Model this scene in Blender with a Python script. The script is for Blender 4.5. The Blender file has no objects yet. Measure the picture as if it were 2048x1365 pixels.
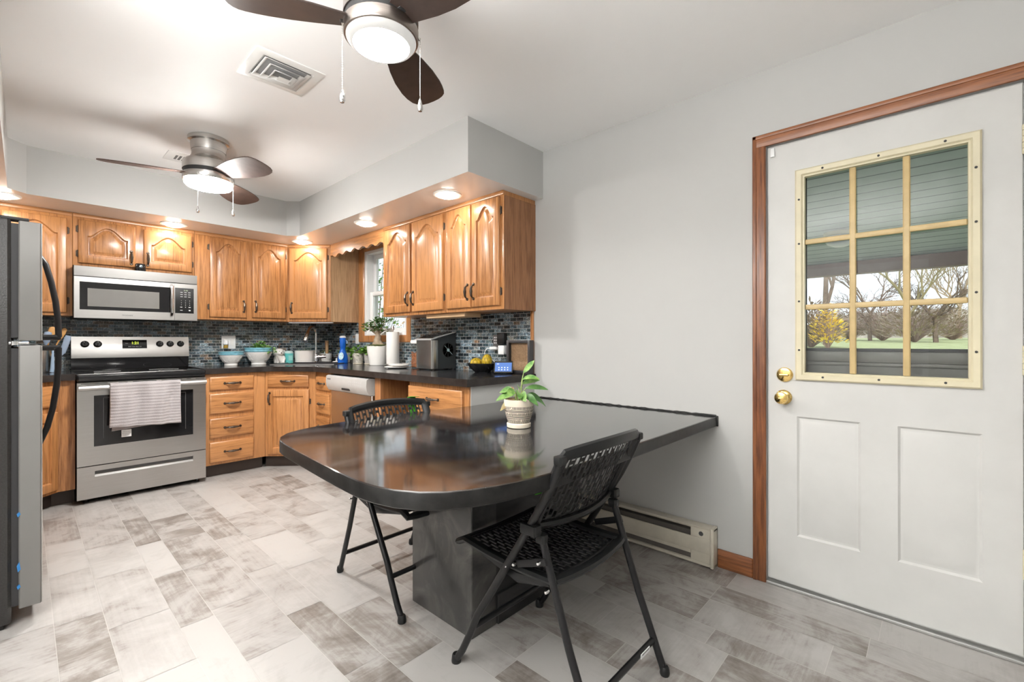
import bpy, math, random
from mathutils import Vector, Matrix
random.seed(7)
R = math.radians
PI = math.pi
S = bpy.context.scene
COL = S.collection

# ------------------------------------------------------------------ camera
cam = bpy.data.cameras.new('camera'); camo = bpy.data.objects.new('camera', cam); COL.objects.link(camo)
cam.sensor_width = 36; cam.lens = 908.84 / 2048 * 36; cam.clip_start = 0.02; cam.clip_end = 300
yaw, pit, rol = R(47.0647), R(0.0324), R(-0.0647)
F = Vector((math.sin(yaw), math.cos(yaw), 0)); RR = Vector((math.cos(yaw), -math.sin(yaw), 0)); U = Vector((0, 0, 1))
F2 = F*math.cos(pit) + U*math.sin(pit); U2 = U*math.cos(pit) - F*math.sin(pit)
R3 = RR*math.cos(rol) + U2*math.sin(rol); U3 = U2*math.cos(rol) - RR*math.sin(rol)
M = Matrix((R3, U3, -F2)).transposed().to_4x4(); M.translation = Vector((0, 0, 1.1413))
camo.matrix_world = M
S.camera = camo

# ------------------------------------------------------------------ light and exposure
S.view_settings.view_transform = 'Standard'; S.view_settings.look = 'None'
S.view_settings.gamma = 1.0; S.view_settings.exposure = 0.24; S.view_settings.use_curve_mapping = False
FAN_NEAR, FAN_FAR, CAN, FILL, UP = 150.0, 235.0, 55.0, 6.0, 160.0
w = bpy.data.worlds.new('sky'); S.world = w; w.use_nodes = True
bg = w.node_tree.nodes['Background']; bg.inputs[0].default_value = (0.86, 0.93, 1.0, 1); bg.inputs[1].default_value = 1.25
sun = bpy.data.lights.new('sun', 'SUN'); sun.energy = 2.2; sun.angle = R(12); sun.color = (1, .95, .88)
suno = bpy.data.objects.new('sun', sun); COL.objects.link(suno); suno.rotation_euler = (R(52), 0, R(-65))
def area(name, loc, rot, sx, sy, power, color):
    l = bpy.data.lights.new(name, 'AREA'); l.shape = 'RECTANGLE'; l.size = sx; l.size_y = sy; l.energy = power; l.color = color
    o = bpy.data.objects.new(name, l); COL.objects.link(o); o.location = loc; o.rotation_euler = rot
    return o
# soft fill lights added out of view
area('fill_front', (-0.1, -2.42, 1.35), (R(90), 0, 0), 2.6, 1.5, FILL*.15, (.96, .98, 1))
area('fill_left', (-1.95, 0.9, 1.1), (R(90), 0, R(-90)), 1.7, 1.9, FILL, (.96, .98, 1))

# added fill aimed up to brighten the ceiling, out of view and without a fixture
area('ceiling_fill', (-.95, .8, 1.78), (R(180), 0, 0), 1.7, 1.7, UP, (1, .985, .96))
# ------------------------------------------------------------------ materials
def newmat(name):
    m = bpy.data.materials.new(name); m.use_nodes = True
    nt = m.node_tree; b = nt.nodes['Principled BSDF']
    return m, nt, b
def N(nt, t, **kw):
    n = nt.nodes.new(t)
    for k, v in kw.items(): setattr(n, k, v)
    return n
def ramp(nt, stops, interp='LINEAR'):
    r = N(nt, 'ShaderNodeValToRGB'); r.color_ramp.interpolation = interp
    e = r.color_ramp.elements
    while len(e) > 1: e.remove(e[-1])
    e[0].position = stops[0][0]; e[0].color = (*stops[0][1], 1)
    for p, c in stops[1:]:
        x = e.new(p); x.color = (*c, 1)
    return r
def coords(nt, scale=(1, 1, 1), kind='Object', rot=(0, 0, 0)):
    tc = N(nt, 'ShaderNodeTexCoord'); mp = N(nt, 'ShaderNodeMapping')
    mp.inputs['Scale'].default_value = scale; mp.inputs['Rotation'].default_value = rot
    nt.links.new(tc.outputs[kind], mp.inputs[0])
    return mp.outputs[0]
def noise(nt, vec, scale, detail=4, rough=.55, dist=0):
    n = N(nt, 'ShaderNodeTexNoise'); n.inputs['Scale'].default_value = scale; n.inputs['Detail'].default_value = detail
    n.inputs['Roughness'].default_value = rough; n.inputs['Distortion'].default_value = dist
    if vec is not None: nt.links.new(vec, n.inputs['Vector'])
    return n.outputs['Fac']
def bump(nt, b, h, strength=.1, dist=.002):
    n = N(nt, 'ShaderNodeBump'); n.inputs['Strength'].default_value = strength; n.inputs['Distance'].default_value = dist
    nt.links.new(h, n.inputs['Height']); nt.links.new(n.outputs[0], b.inputs['Normal'])
def P(name, col, rough=.5, metal=0, var=.06, vscale=8, bmp=0, bscale=60, spec=.5, coat=0, trans=0, emit=None, es=0, alpha=1):
    m, nt, b = newmat(name)
    b.inputs['Roughness'].default_value = rough; b.inputs['Metallic'].default_value = metal
    b.inputs['Specular IOR Level'].default_value = spec; b.inputs['Coat Weight'].default_value = coat
    b.inputs['Coat Roughness'].default_value = .08
    v = coords(nt)
    f = noise(nt, v, vscale)
    r = ramp(nt, [(.3, tuple(max(0, c*(1-var)) for c in col)), (.7, tuple(min(1, c*(1+var)) for c in col))])
    nt.links.new(f, r.inputs[0]); nt.links.new(r.outputs[0], b.inputs['Base Color'])
    if bmp: bump(nt, b, noise(nt, v, bscale, 3), bmp)
    if emit: b.inputs['Emission Color'].default_value = (*emit, 1); b.inputs['Emission Strength'].default_value = es
    if trans: b.inputs['Transmission Weight'].default_value = trans
    return m
def oak(name, axis, light=(.53, .245, .09), dark=(.235, .09, .026), rough=.34):
    # honey oak, grain running along one axis
    m, nt, b = newmat(name)
    sc = {'z': (19, 19, 1.0), 'h': (1.2, 1.2, 22), 'x': (.9, 14, 14), 'y': (14, .9, 14)}[axis]
    tc = N(nt, 'ShaderNodeTexCoord'); oi = N(nt, 'ShaderNodeObjectInfo')
    ad = N(nt, 'ShaderNodeVectorMath', operation='ADD'); mul = N(nt, 'ShaderNodeVectorMath', operation='SCALE')
    cx = N(nt, 'ShaderNodeCombineXYZ')
    for i in range(3): nt.links.new(oi.outputs['Random'], cx.inputs[i])
    nt.links.new(cx.outputs[0], mul.inputs[0]); mul.inputs['Scale'].default_value = 13
    nt.links.new(tc.outputs['Object'], ad.inputs[0]); nt.links.new(mul.outputs[0], ad.inputs[1])
    mp = N(nt, 'ShaderNodeMapping'); mp.inputs['Scale'].default_value = sc; nt.links.new(ad.outputs[0], mp.inputs[0])
    big = noise(nt, mp.outputs[0], .55, 3, .5, .6)
    wv = N(nt, 'ShaderNodeMath', operation='MULTIPLY'); nt.links.new(big, wv.inputs[0]); wv.inputs[1].default_value = 46
    sn = N(nt, 'ShaderNodeMath', operation='SINE'); nt.links.new(wv.outputs[0], sn.inputs[0])
    fine = noise(nt, mp.outputs[0], 7, 4, .65)
    s1 = N(nt, 'ShaderNodeMath', operation='MULTIPLY_ADD'); nt.links.new(sn.outputs[0], s1.inputs[0]); s1.inputs[1].default_value = .10; s1.inputs[2].default_value = .06
    s2 = N(nt, 'ShaderNodeMath', operation='ADD'); nt.links.new(s1.outputs[0], s2.inputs[0]); nt.links.new(fine, s2.inputs[1])
    s3 = N(nt, 'ShaderNodeMath', operation='MULTIPLY_ADD'); nt.links.new(oi.outputs['Random'], s3.inputs[0]); s3.inputs[1].default_value = .22; nt.links.new(s2.outputs[0], s3.inputs[2])
    mid = tuple((a*.6+c*.4) for a, c in zip(light, dark))
    r = ramp(nt, [(.28, tuple(min(1, c*1.06) for c in light)), (.55, light), (.75, mid), (.98, dark)])
    nt.links.new(s3.outputs[0], r.inputs[0]); nt.links.new(r.outputs[0], b.inputs['Base Color'])
    b.inputs['Roughness'].default_value = rough; b.inputs['Coat Weight'].default_value = .25; b.inputs['Coat Roughness'].default_value = .2
    bump(nt, b, fine, .12, .001)
    return m
def steel(name, col=(.55, .54, .525), rough=.3, along='x'):
    m, nt, b = newmat(name)
    v = coords(nt, (2, 2, 220) if along == 'x' else (70, 70, .6))
    f = noise(nt, v, 3, 3)
    r = ramp(nt, [(.3, tuple(c*.9 for c in col)), (.7, tuple(min(1, c*1.06) for c in col))])
    nt.links.new(f, r.inputs[0]); nt.links.new(r.outputs[0], b.inputs['Base Color'])
    b.inputs['Metallic'].default_value = 1; b.inputs['Roughness'].default_value = rough
    bump(nt, b, f, .015, .0005)
    return m
def brick_tile(name, uaxis):
    # small iridescent glass mosaic, dark slate blue to brown, pale grout
    m, nt, b = newmat(name)
    tc = N(nt, 'ShaderNodeTexCoord'); sp = N(nt, 'ShaderNodeSeparateXYZ'); cb = N(nt, 'ShaderNodeCombineXYZ')
    nt.links.new(tc.outputs['Object'], sp.inputs[0])
    nt.links.new(sp.outputs['X' if uaxis == 'x' else 'Y'], cb.inputs[0]); nt.links.new(sp.outputs['Z'], cb.inputs[1])
    br = N(nt, 'ShaderNodeTexBrick'); br.inputs['Scale'].default_value = 1
    br.inputs['Brick Width'].default_value = .064; br.inputs['Row Height'].default_value = .0262; br.inputs['Mortar Size'].default_value = .0013
    br.inputs['Mortar Smooth'].default_value = .1
    br.inputs['Color1'].default_value = (0, 0, 0, 1); br.inputs['Color2'].default_value = (1, 1, 1, 1); br.inputs['Mortar'].default_value = (.5, .5, .5, 1)
    nt.links.new(cb.outputs[0], br.inputs['Vector'])
    tint = ramp(nt, [(0, (.028, .038, .046)), (.16, (.075, .105, .125)), (.32, (.15, .20, .235)), (.48, (.045, .07, .082)), (.62, (.20, .26, .295)), (.78, (.085, .12, .13)), (.9, (.16, .135, .11))], 'CONSTANT')
    nt.links.new(br.outputs['Color'], tint.inputs[0])
    mott = noise(nt, cb.outputs[0], 70, 4, .72, 1.2)
    mr = ramp(nt, [(.34, (.25, .25, .25)), (.52, (1, 1, 1)), (.64, (2.4, 2.5, 2.55)), (.74, (4.2, 4.3, 4.3))])  # mottled glass tone, its bright end painting the glints into the colour
    nt.links.new(mott, mr.inputs[0])
    mu = N(nt, 'ShaderNodeMix', data_type='RGBA', blend_type='MULTIPLY'); mu.inputs[0].default_value = 1
    nt.links.new(tint.outputs[0], mu.inputs[6]); nt.links.new(mr.outputs[0], mu.inputs[7])
    warm = noise(nt, cb.outputs[0], 9, 3, .6)
    wr = ramp(nt, [(.5, (1, 1, 1)), (.68, (1.5, 1.05, .75))]); nt.links.new(warm, wr.inputs[0])
    mu2 = N(nt, 'ShaderNodeMix', data_type='RGBA', blend_type='MULTIPLY'); mu2.inputs[0].default_value = 1
    nt.links.new(mu.outputs[2], mu2.inputs[6]); nt.links.new(wr.outputs[0], mu2.inputs[7])
    fin = N(nt, 'ShaderNodeMix', data_type='RGBA'); nt.links.new(br.outputs['Fac'], fin.inputs[0])
    nt.links.new(mu2.outputs[2], fin.inputs[6]); fin.inputs[7].default_value = (.50, .51, .50, 1)
    nt.links.new(fin.outputs[2], b.inputs['Base Color'])
    rr = N(nt, 'ShaderNodeMapRange'); nt.links.new(br.outputs['Fac'], rr.inputs[0]); rr.inputs[3].default_value = .16; rr.inputs[4].default_value = .8
    nt.links.new(rr.outputs[0], b.inputs['Roughness'])
    inv = N(nt, 'ShaderNodeMath', operation='MULTIPLY_ADD'); nt.links.new(br.outputs['Fac'], inv.inputs[0]); inv.inputs[1].default_value = -1; nt.links.new(mott, inv.inputs[2])
    bump(nt, b, inv.outputs[0], .25, .0012)
    return m
def epoxy(name, base=(.010, .010, .012), smear=(.075, .075, .078), brown=(.030, .019, .013), rough=.09, sc=2.2):
    # hand painted black epoxy with cloudy grey and brown strokes
    m, nt, b = newmat(name)
    v = coords(nt, (1, 2.2, 1.6), rot=(0, 0, .5))
    a = noise(nt, v, sc, 5, .62, 1.4); c = noise(nt, v, sc*.6, 4, .6, .8)
    ra = ramp(nt, [(.46, (0, 0, 0)), (.62, (.45, .45, .45)), (.75, (1, 1, 1))]); nt.links.new(a, ra.inputs[0])
    rc = ramp(nt, [(.48, (0, 0, 0)), (.66, (1, 1, 1))]); nt.links.new(c, rc.inputs[0])
    m1 = N(nt, 'ShaderNodeMix', data_type='RGBA'); nt.links.new(rc.outputs[0], m1.inputs[0]); m1.inputs[6].default_value = (*base, 1); m1.inputs[7].default_value = (*brown, 1)
    m2 = N(nt, 'ShaderNodeMix', data_type='RGBA'); nt.links.new(ra.outputs[0], m2.inputs[0]); nt.links.new(m1.outputs[2], m2.inputs[6]); m2.inputs[7].default_value = (*smear, 1)
    nt.links.new(m2.outputs[2], b.inputs['Base Color'])
    rr = N(nt, 'ShaderNodeMapRange'); nt.links.new(a, rr.inputs[0]); rr.inputs[3].default_value = rough*.8; rr.inputs[4].default_value = rough*1.6
    nt.links.new(rr.outputs[0], b.inputs['Roughness'])
    b.inputs['Specular IOR Level'].default_value = .75; b.inputs['Coat Weight'].default_value = .35; b.inputs['Coat Roughness'].default_value = .06
    bump(nt, b, noise(nt, coords(nt), 24, 3), .04, .002)
    return m
def tile_counter(name):
    m, nt, b = newmat(name)
    v = coords(nt)
    br = N(nt, 'ShaderNodeTexBrick'); br.offset = 0; br.inputs['Scale'].default_value = 1; br.inputs['Brick Width'].default_value = .305; br.inputs['Row Height'].default_value = .305
    br.inputs['Mortar Size'].default_value = .0015; nt.links.new(v, br.inputs['Vector'])
    f = noise(nt, v, 7, 5, .65, .6)
    r = ramp(nt, [(.4, (.014, .014, .016)), (.62, (.03, .03, .034)), (.78, (.11, .12, .14))]); nt.links.new(f, r.inputs[0])
    fin = N(nt, 'ShaderNodeMix', data_type='RGBA'); nt.links.new(br.outputs['Fac'], fin.inputs[0]); nt.links.new(r.outputs[0], fin.inputs[6]); fin.inputs[7].default_value = (.06, .06, .06, 1)
    nt.links.new(fin.outputs[2], b.inputs['Base Color']); b.inputs['Roughness'].default_value = .16
    bump(nt, b, noise(nt, v, 30, 3), .04, .002)
    return m
def glow(name, col, strength):
    m, nt, b = newmat(name)
    b.inputs['Base Color'].default_value = (*[min(.6, c*.5) for c in col], 1); b.inputs['Roughness'].default_value = .35
    b.inputs['Emission Color'].default_value = (*col, 1); b.inputs['Emission Strength'].default_value = strength
    return m
def pane(name, tint=(.97, .985, .98), refl=.06):
    m = bpy.data.materials.new(name); m.use_nodes = True; nt = m.node_tree; nt.nodes.clear()
    o = N(nt, 'ShaderNodeOutputMaterial'); t = N(nt, 'ShaderNodeBsdfTransparent'); g = N(nt, 'ShaderNodeBsdfGlossy'); mx = N(nt, 'ShaderNodeMixShader')
    lw = N(nt, 'ShaderNodeLayerWeight'); lw.inputs[0].default_value = .5; pw = N(nt, 'ShaderNodeMath', operation='POWER'); pw.inputs[1].default_value = 4; nt.links.new(lw.outputs['Facing'], pw.inputs[0])
    fr = N(nt, 'ShaderNodeMath', operation='MULTIPLY_ADD'); fr.inputs[1].default_value = .7; fr.inputs[2].default_value = .02; nt.links.new(pw.outputs[0], fr.inputs[0])
    t.inputs[0].default_value = (*tint, 1); g.inputs['Roughness'].default_value = .01
    nt.links.new(fr.outputs[0], mx.inputs[0]); nt.links.new(t.outputs[0], mx.inputs[1]); nt.links.new(g.outputs[0], mx.inputs[2]); nt.links.new(mx.outputs[0], o.inputs[0])
    return m
def floor_mat():
    m, nt, b = newmat('vinyl_tile')
    at = N(nt, 'ShaderNodeAttribute'); at.attribute_name = 'tile'
    sp = N(nt, 'ShaderNodeSeparateColor'); nt.links.new(at.outputs['Color'], sp.inputs[0])
    tc = N(nt, 'ShaderNodeTexCoord'); off = N(nt, 'ShaderNodeVectorMath', operation='MULTIPLY_ADD')
    nt.links.new(at.outputs['Color'], off.inputs[0]); off.inputs[1].default_value = (9, 17, 5); nt.links.new(tc.outputs['Object'], off.inputs[2])
    cl = noise(nt, off.outputs[0], 5.5, 6, .68, .5)
    mp = N(nt, 'ShaderNodeMapping'); mp.inputs['Scale'].default_value = (60, 3.0, 1); nt.links.new(off.outputs[0], mp.inputs[0])
    st = noise(nt, mp.outputs[0], 1.0, 4, .6)
    mp2 = N(nt, 'ShaderNodeMapping'); mp2.inputs['Scale'].default_value = (4, 75, 1); nt.links.new(off.outputs[0], mp2.inputs[0])
    sx = noise(nt, mp2.outputs[0], 1.0, 4, .6)
    sel = N(nt, 'ShaderNodeMath', operation='GREATER_THAN'); nt.links.new(sp.outputs[1], sel.inputs[0]); sel.inputs[1].default_value = .62
    mixs = N(nt, 'ShaderNodeMix', data_type='FLOAT'); nt.links.new(sel.outputs[0], mixs.inputs[0]); nt.links.new(st, mixs.inputs[2]); nt.links.new(sx, mixs.inputs[3])
    a = N(nt, 'ShaderNodeMath', operation='MULTIPLY_ADD'); nt.links.new(mixs.outputs[0], a.inputs[0]); a.inputs[1].default_value = .34; nt.links.new(cl, a.inputs[2])
    a2 = N(nt, 'ShaderNodeMath', operation='MULTIPLY_ADD'); nt.links.new(sp.outputs[0], a2.inputs[0]); a2.inputs[1].default_value = .37; nt.links.new(a.outputs[0], a2.inputs[2])
    r = ramp(nt, [(.54, (.165, .142, .125)), (.68, (.255, .232, .213)), (.78, (.35, .332, .315)), (1.0, (.42, .406, .39))]); nt.links.new(a2.outputs[0], r.inputs[0])
    fin = N(nt, 'ShaderNodeMix', data_type='RGBA'); nt.links.new(sp.outputs[2], fin.inputs[0]); nt.links.new(r.outputs[0], fin.inputs[6]); fin.inputs[7].default_value = (.47, .455, .43, 1)
    g = N(nt, 'ShaderNodeMath', operation='GREATER_THAN'); nt.links.new(sp.outputs[2], g.inputs[0]); g.inputs[1].default_value = .9; nt.links.new(g.outputs[0], fin.inputs[0])
    nt.links.new(fin.outputs[2], b.inputs['Base Color']); b.inputs['Roughness'].default_value = .42
    bump(nt, b, cl, .06, .001)
    return m
def pot_pattern(name):
    m, nt, b = newmat(name)
    tc = N(nt, 'ShaderNodeTexCoord'); sp = N(nt, 'ShaderNodeSeparateXYZ'); nt.links.new(tc.outputs['Object'], sp.inputs[0])
    an = N(nt, 'ShaderNodeMath', operation='ARCTAN2'); nt.links.new(sp.outputs[0], an.inputs[0]); nt.links.new(sp.outputs[1], an.inputs[1])
    k = N(nt, 'ShaderNodeMath', operation='MULTIPLY'); nt.links.new(an.outputs[0], k.inputs[0]); k.inputs[1].default_value = 62
    s = N(nt, 'ShaderNodeMath', operation='SINE'); nt.links.new(k.outputs[0], s.inputs[0])
    dash = N(nt, 'ShaderNodeMath', operation='GREATER_THAN'); nt.links.new(s.outputs[0], dash.inputs[0]); dash.inputs[1].default_value = .0
    zz = N(nt, 'ShaderNodeMapRange'); nt.links.new(sp.outputs[2], zz.inputs[0]); zz.inputs[1].default_value = 0; zz.inputs[2].default_value = .105
    # 0: plain, .5: dashes, 1: solid line
    z0, d, l = (0, 0, 0), (.5, .5, .5), (1, 1, 1)
    r = ramp(nt, [(0, l), (.07, z0), (.13, l), (.16, z0), (.2, d), (.38, z0), (.41, l), (.44, z0), (.48, l), (.51, z0), (.53, d), (.66, z0), (.69, l), (.72, z0), (.745, l), (.77, z0), (.80, d), (.92, z0)], 'CONSTANT')
    nt.links.new(zz.outputs[0], r.inputs[0])
    rv = N(nt, 'ShaderNodeSeparateColor'); nt.links.new(r.outputs[0], rv.inputs[0])
    isd = N(nt, 'ShaderNodeMath', operation='COMPARE'); nt.links.new(rv.outputs[0], isd.inputs[0]); isd.inputs[1].default_value = .5; isd.inputs[2].default_value = .35
    isl = N(nt, 'ShaderNodeMath', operation='GREATER_THAN'); nt.links.new(rv.outputs[0], isl.inputs[0]); isl.inputs[1].default_value = .9
    dd = N(nt, 'ShaderNodeMath', operation='MULTIPLY'); nt.links.new(isd.outputs[0], dd.inputs[0]); nt.links.new(dash.outputs[0], dd.inputs[1])
    mx = N(nt, 'ShaderNodeMath', operation='MAXIMUM'); nt.links.new(dd.outputs[0], mx.inputs[0]); nt.links.new(isl.outputs[0], mx.inputs[1])
    wear = noise(nt, tc.outputs['Object'], 60, 3); wr = N(nt, 'ShaderNodeMath', operation='GREATER_THAN'); nt.links.new(wear, wr.inputs[0]); wr.inputs[1].default_value = .36
    m2 = N(nt, 'ShaderNodeMath', operation='MULTIPLY'); nt.links.new(mx.outputs[0], m2.inputs[0]); nt.links.new(wr.outputs[0], m2.inputs[1])
    fin = N(nt, 'ShaderNodeMix', data_type='RGBA'); nt.links.new(m2.outputs[0], fin.inputs[0]); fin.inputs[6].default_value = (.72, .64, .52, 1); fin.inputs[7].default_value = (.035, .03, .03, 1)
    nt.links.new(fin.outputs[2], b.inputs['Base Color']); b.inputs['Roughness'].default_value = .6
    return m
def leafmat(name, a, c, vs=30):
    m, nt, b = newmat(name)
    f = noise(nt, coords(nt), vs, 3)
    r = ramp(nt, [(.35, a), (.65, c)]); nt.links.new(f, r.inputs[0]); nt.links.new(r.outputs[0], b.inputs['Base Color'])
    b.inputs['Roughness'].default_value = .4; b.inputs['Subsurface Weight'].default_value = 0
    return m
def towelmat():
    m, nt, b = newmat('ribbed_terry')
    tc = N(nt, 'ShaderNodeTexCoord'); sp = N(nt, 'ShaderNodeSeparateXYZ'); nt.links.new(tc.outputs['Object'], sp.inputs[0])
    k = N(nt, 'ShaderNodeMath', operation='MULTIPLY'); nt.links.new(sp.outputs[2], k.inputs[0]); k.inputs[1].default_value = 290
    s = N(nt, 'ShaderNodeMath', operation='SINE'); nt.links.new(k.outputs[0], s.inputs[0])
    f = noise(nt, tc.outputs['Object'], 160, 3)
    r = ramp(nt, [(.0, (.28, .258, .26)), (.10, (.37, .345, .35)), (.8, (.43, .405, .41))]); 
    ad = N(nt, 'ShaderNodeMath', operation='MULTIPLY_ADD'); nt.links.new(s.outputs[0], ad.inputs[0]); ad.inputs[1].default_value = .4; ad.inputs[2].default_value = .5
    nt.links.new(ad.outputs[0], r.inputs[0]); nt.links.new(r.outputs[0], b.inputs['Base Color']); b.inputs['Roughness'].default_value = .95
    b.inputs['Sheen Weight'].default_value = .4
    bb = N(nt, 'ShaderNodeMath', operation='MULTIPLY_ADD'); nt.links.new(s.outputs[0], bb.inputs[0]); bb.inputs[1].default_value = .5; nt.links.new(f, bb.inputs[2])
    bump(nt, b, bb.outputs[0], .5, .003)
    return m

WALL = P('wall_paint', (.50, .50, .487), .55, var=.012, vscale=3, bmp=.03, bscale=90)
CEIL = P('ceiling_paint', (.94, .94, .935), .6, var=.01, vscale=2, bmp=.03, bscale=70)
SOFF = P('soffit_gloss_paint', (.80, .79, .775), .22, var=.01, vscale=3)
OAKZ = oak('oak_vertical', 'z'); OAKH = oak('oak_horizontal', 'h')
TRIM = oak('stained_oak_trim', 'z', (.31, .112, .040), (.125, .040, .016), .38); TRIMH = oak('stained_oak_trim_flat', 'h', (.31, .112, .040), (.125, .040, .016), .38)
OAKD = oak('oak_side_dark', 'z', (.40, .18, .072), (.20, .078, .026)); OAKP = oak('oak_pale_laminate', 'z', (.50, .31, .17), (.28, .15, .07), .45)
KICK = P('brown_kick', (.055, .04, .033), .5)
STEEL = steel('brushed_steel'); STEELV = steel('brushed_steel_upright', (.6, .59, .57), .26, 'z')
NICKEL = steel('brushed_nickel', (.60, .585, .565), .27); DNICK = steel('dark_nickel', (.33, .29, .265), .3)
CHROME = P('chrome', (.82, .82, .83), .06, 1, var=.01)
BRONZE = P('aged_bronze', (.105, .082, .064), .38, .8, var=.3, vscale=90)
BRASS = P('polished_brass', (.78, .55, .2), .12, 1, var=.05)
BLACKG = P('black_gloss', (.012, .012, .013), .08, spec=.6)
BLACKM = P('black_matte', (.022, .022, .022), .5)
BLACKP = P('black_plastic', (.013, .0135, .014), .36, bmp=.05, bscale=200, spec=.3)
BLACKT = P('black_tube', (.011, .011, .012), .32, spec=.35)
FRIDGE = P('black_textured', (.03, .029, .028), .36, var=.25, vscale=160, bmp=.6, bscale=170)
GREYSIDE = P('grey_door_side', (.21, .205, .198), .4, .15, var=.03, vscale=5)
RUBBER = P('dark_gasket', (.03, .03, .032), .45)
GREYP = P('light_grey_plastic', (.48, .475, .46), .35)
WHITE = P('white_enamel', (.8, .8, .78), .28, var=.015)
DOORW = P('door_paint', (.60, .598, .58), .42, var=.03, vscale=6, bmp=.04, bscale=25)
VINYL = P('white_vinyl', (.82, .83, .83), .3, var=.01)
CREAM = P('cream_plastic', (.66, .60, .42), .4, var=.05, vscale=12)
GOLDM = P('tan_muntin', (.60, .45, .22), .4, var=.08, vscale=20)
CERAM = P('white_ceramic', (.85, .84, .81), .22, var=.03)
CERBLUE = P('blue_glaze', (.20, .46, .56), .2, var=.2, vscale=30)
TEAL = P('teal_plastic', (.13, .56, .55), .3)
BLUE = P('blue_bottle', (.01, .13, .62), .16, var=.05, spec=.6)
LABELW = P('label_white', (.8, .8, .8), .5)
LABELB = P('label_pale_blue', (.45, .65, .85), .45, var=.4, vscale=80)
PAPER = P('paper_white', (.80, .785, .75), .9, var=.02, bmp=.15, bscale=140)
BLADE = P('dark_walnut_blade', (.045, .030, .025), .38, var=.25, vscale=14)
BLADEU = P('walnut_blade', (.085, .052, .042), .62, var=.2, vscale=14)
BACKX = brick_tile('mosaic_back', 'x'); BACKY = brick_tile('mosaic_right', 'y')
COUNTER = tile_counter('black_tile_top'); TEDGE = P('table_edge_paint', (.013, .0125, .012), .34, var=.5, vscale=30, spec=.3); EDGE = P('counter_edge_tile', (.028, .023, .021), .3, var=.5, vscale=14, spec=.35)
TABLE = epoxy('table_epoxy'); PED = epoxy('pedestal_paint', (.022, .022, .022), (.13, .125, .115), (.05, .045, .04), .3, 3)
FLOOR = floor_mat(); POT = pot_pattern('cream_black_dash_pot')
GLASS = pane('window_glass'); CLEAR = pane('clear_plastic', (.9, .92, .93))
L1 = leafmat('leaf_bright', (.10, .30, .03), (.28, .50, .10)); L2 = leafmat('leaf_dark', (.03, .10, .02), (.09, .2, .05)); L3 = leafmat('leaf_mint', (.12, .34, .06), (.38, .62, .28), 60)
L4 = leafmat('leaf_fern', (.05, .15, .02), (.16, .30, .06)); L5 = leafmat('leaf_maranta', (.055, .17, .025), (.22, .36, .09), 45); LBR = leafmat('leaf_brown', (.16, .07, .03), (.24, .2, .06), 40); LPALE = leafmat('leaf_pale', (.40, .52, .12), (.6, .68, .3))
STEM = P('green_stem', (.33, .42, .14), .5); BARK = P('bark_grey', (.33, .26, .19), .8, var=.3, vscale=25, bmp=.3)
BARKO = P('bark_outdoor', (.16, .115, .085), .9, var=.3, vscale=6); TWIG = P('twig_brush', (.34, .24, .2), .9, var=.3, vscale=4)
SOIL = P('soil', (.06, .045, .035), .95, bmp=.4)
ROCK = P('pebble', (.55, .53, .5), .7, var=.2, vscale=40)
TERR = P('terrazzo_pot', (.55, .52, .46), .5, var=.35, vscale=55); TERR2 = P('grey_pot', (.42, .40, .37), .55, var=.25, vscale=45)
YEL = P('yellow_netted_rind', (.62, .42, .02), .45, var=.35, vscale=70, bmp=.4, bscale=90)
KIB = P('kibble', (.30, .11, .045), .8, var=.4, vscale=90)
WOODU = P('utensil_wood', (.62, .33, .11), .5); SILI = P('blue_grey_silicone', (.27, .34, .45), .45)
GTAPE = P('green_tape', (.09, .42, .03), .5, var=.25, vscale=60); BTAPE = P('blue_tape', (.03, .2, .5), .5)
GRASS = P('lawn', (.36, .40, .20), .95, var=.25, vscale=3); DECK = P('porch_slab', (.3, .29, .28), .9)
PORCH = P('porch_ceiling_panel', (.36, .46, .42), .6, var=.05); BEAM = P('porch_beam', (.20, .11, .09), .7)
FORS = leafmat('yellow_blossom', (.85, .58, .04), (.95, .72, .12), 12)
HEAT = P('heater_enamel', (.58, .54, .45), .4, var=.08, vscale=12); HEATD = P('heater_inside', (.11, .10, .09), .6)
FRAMEB = P('dark_frame', (.045, .042, .045), .4); REED = P('reed_mat', (.40, .24, .14), .7, var=.25, vscale=120)
SCREEN = glow('screen_glow', (.05, .17, .55), .55); DOT = glow('screen_icons', (.75, .85, 1), .9)
LED = glow('green_led', (.75, 1, .05), 1.6); LEDM = glow('dim_led', (.45, .55, .35), .35)
MARK = P('pale_print', (.55, .55, .55), .5); MARKD = P('dark_print', (.09, .09, .09), .5)
ALU = P('aluminium', (.5, .5, .49), .38, .9)
OUTGREY = P('storm_panel', (.17, .16, .15), .5)

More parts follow.
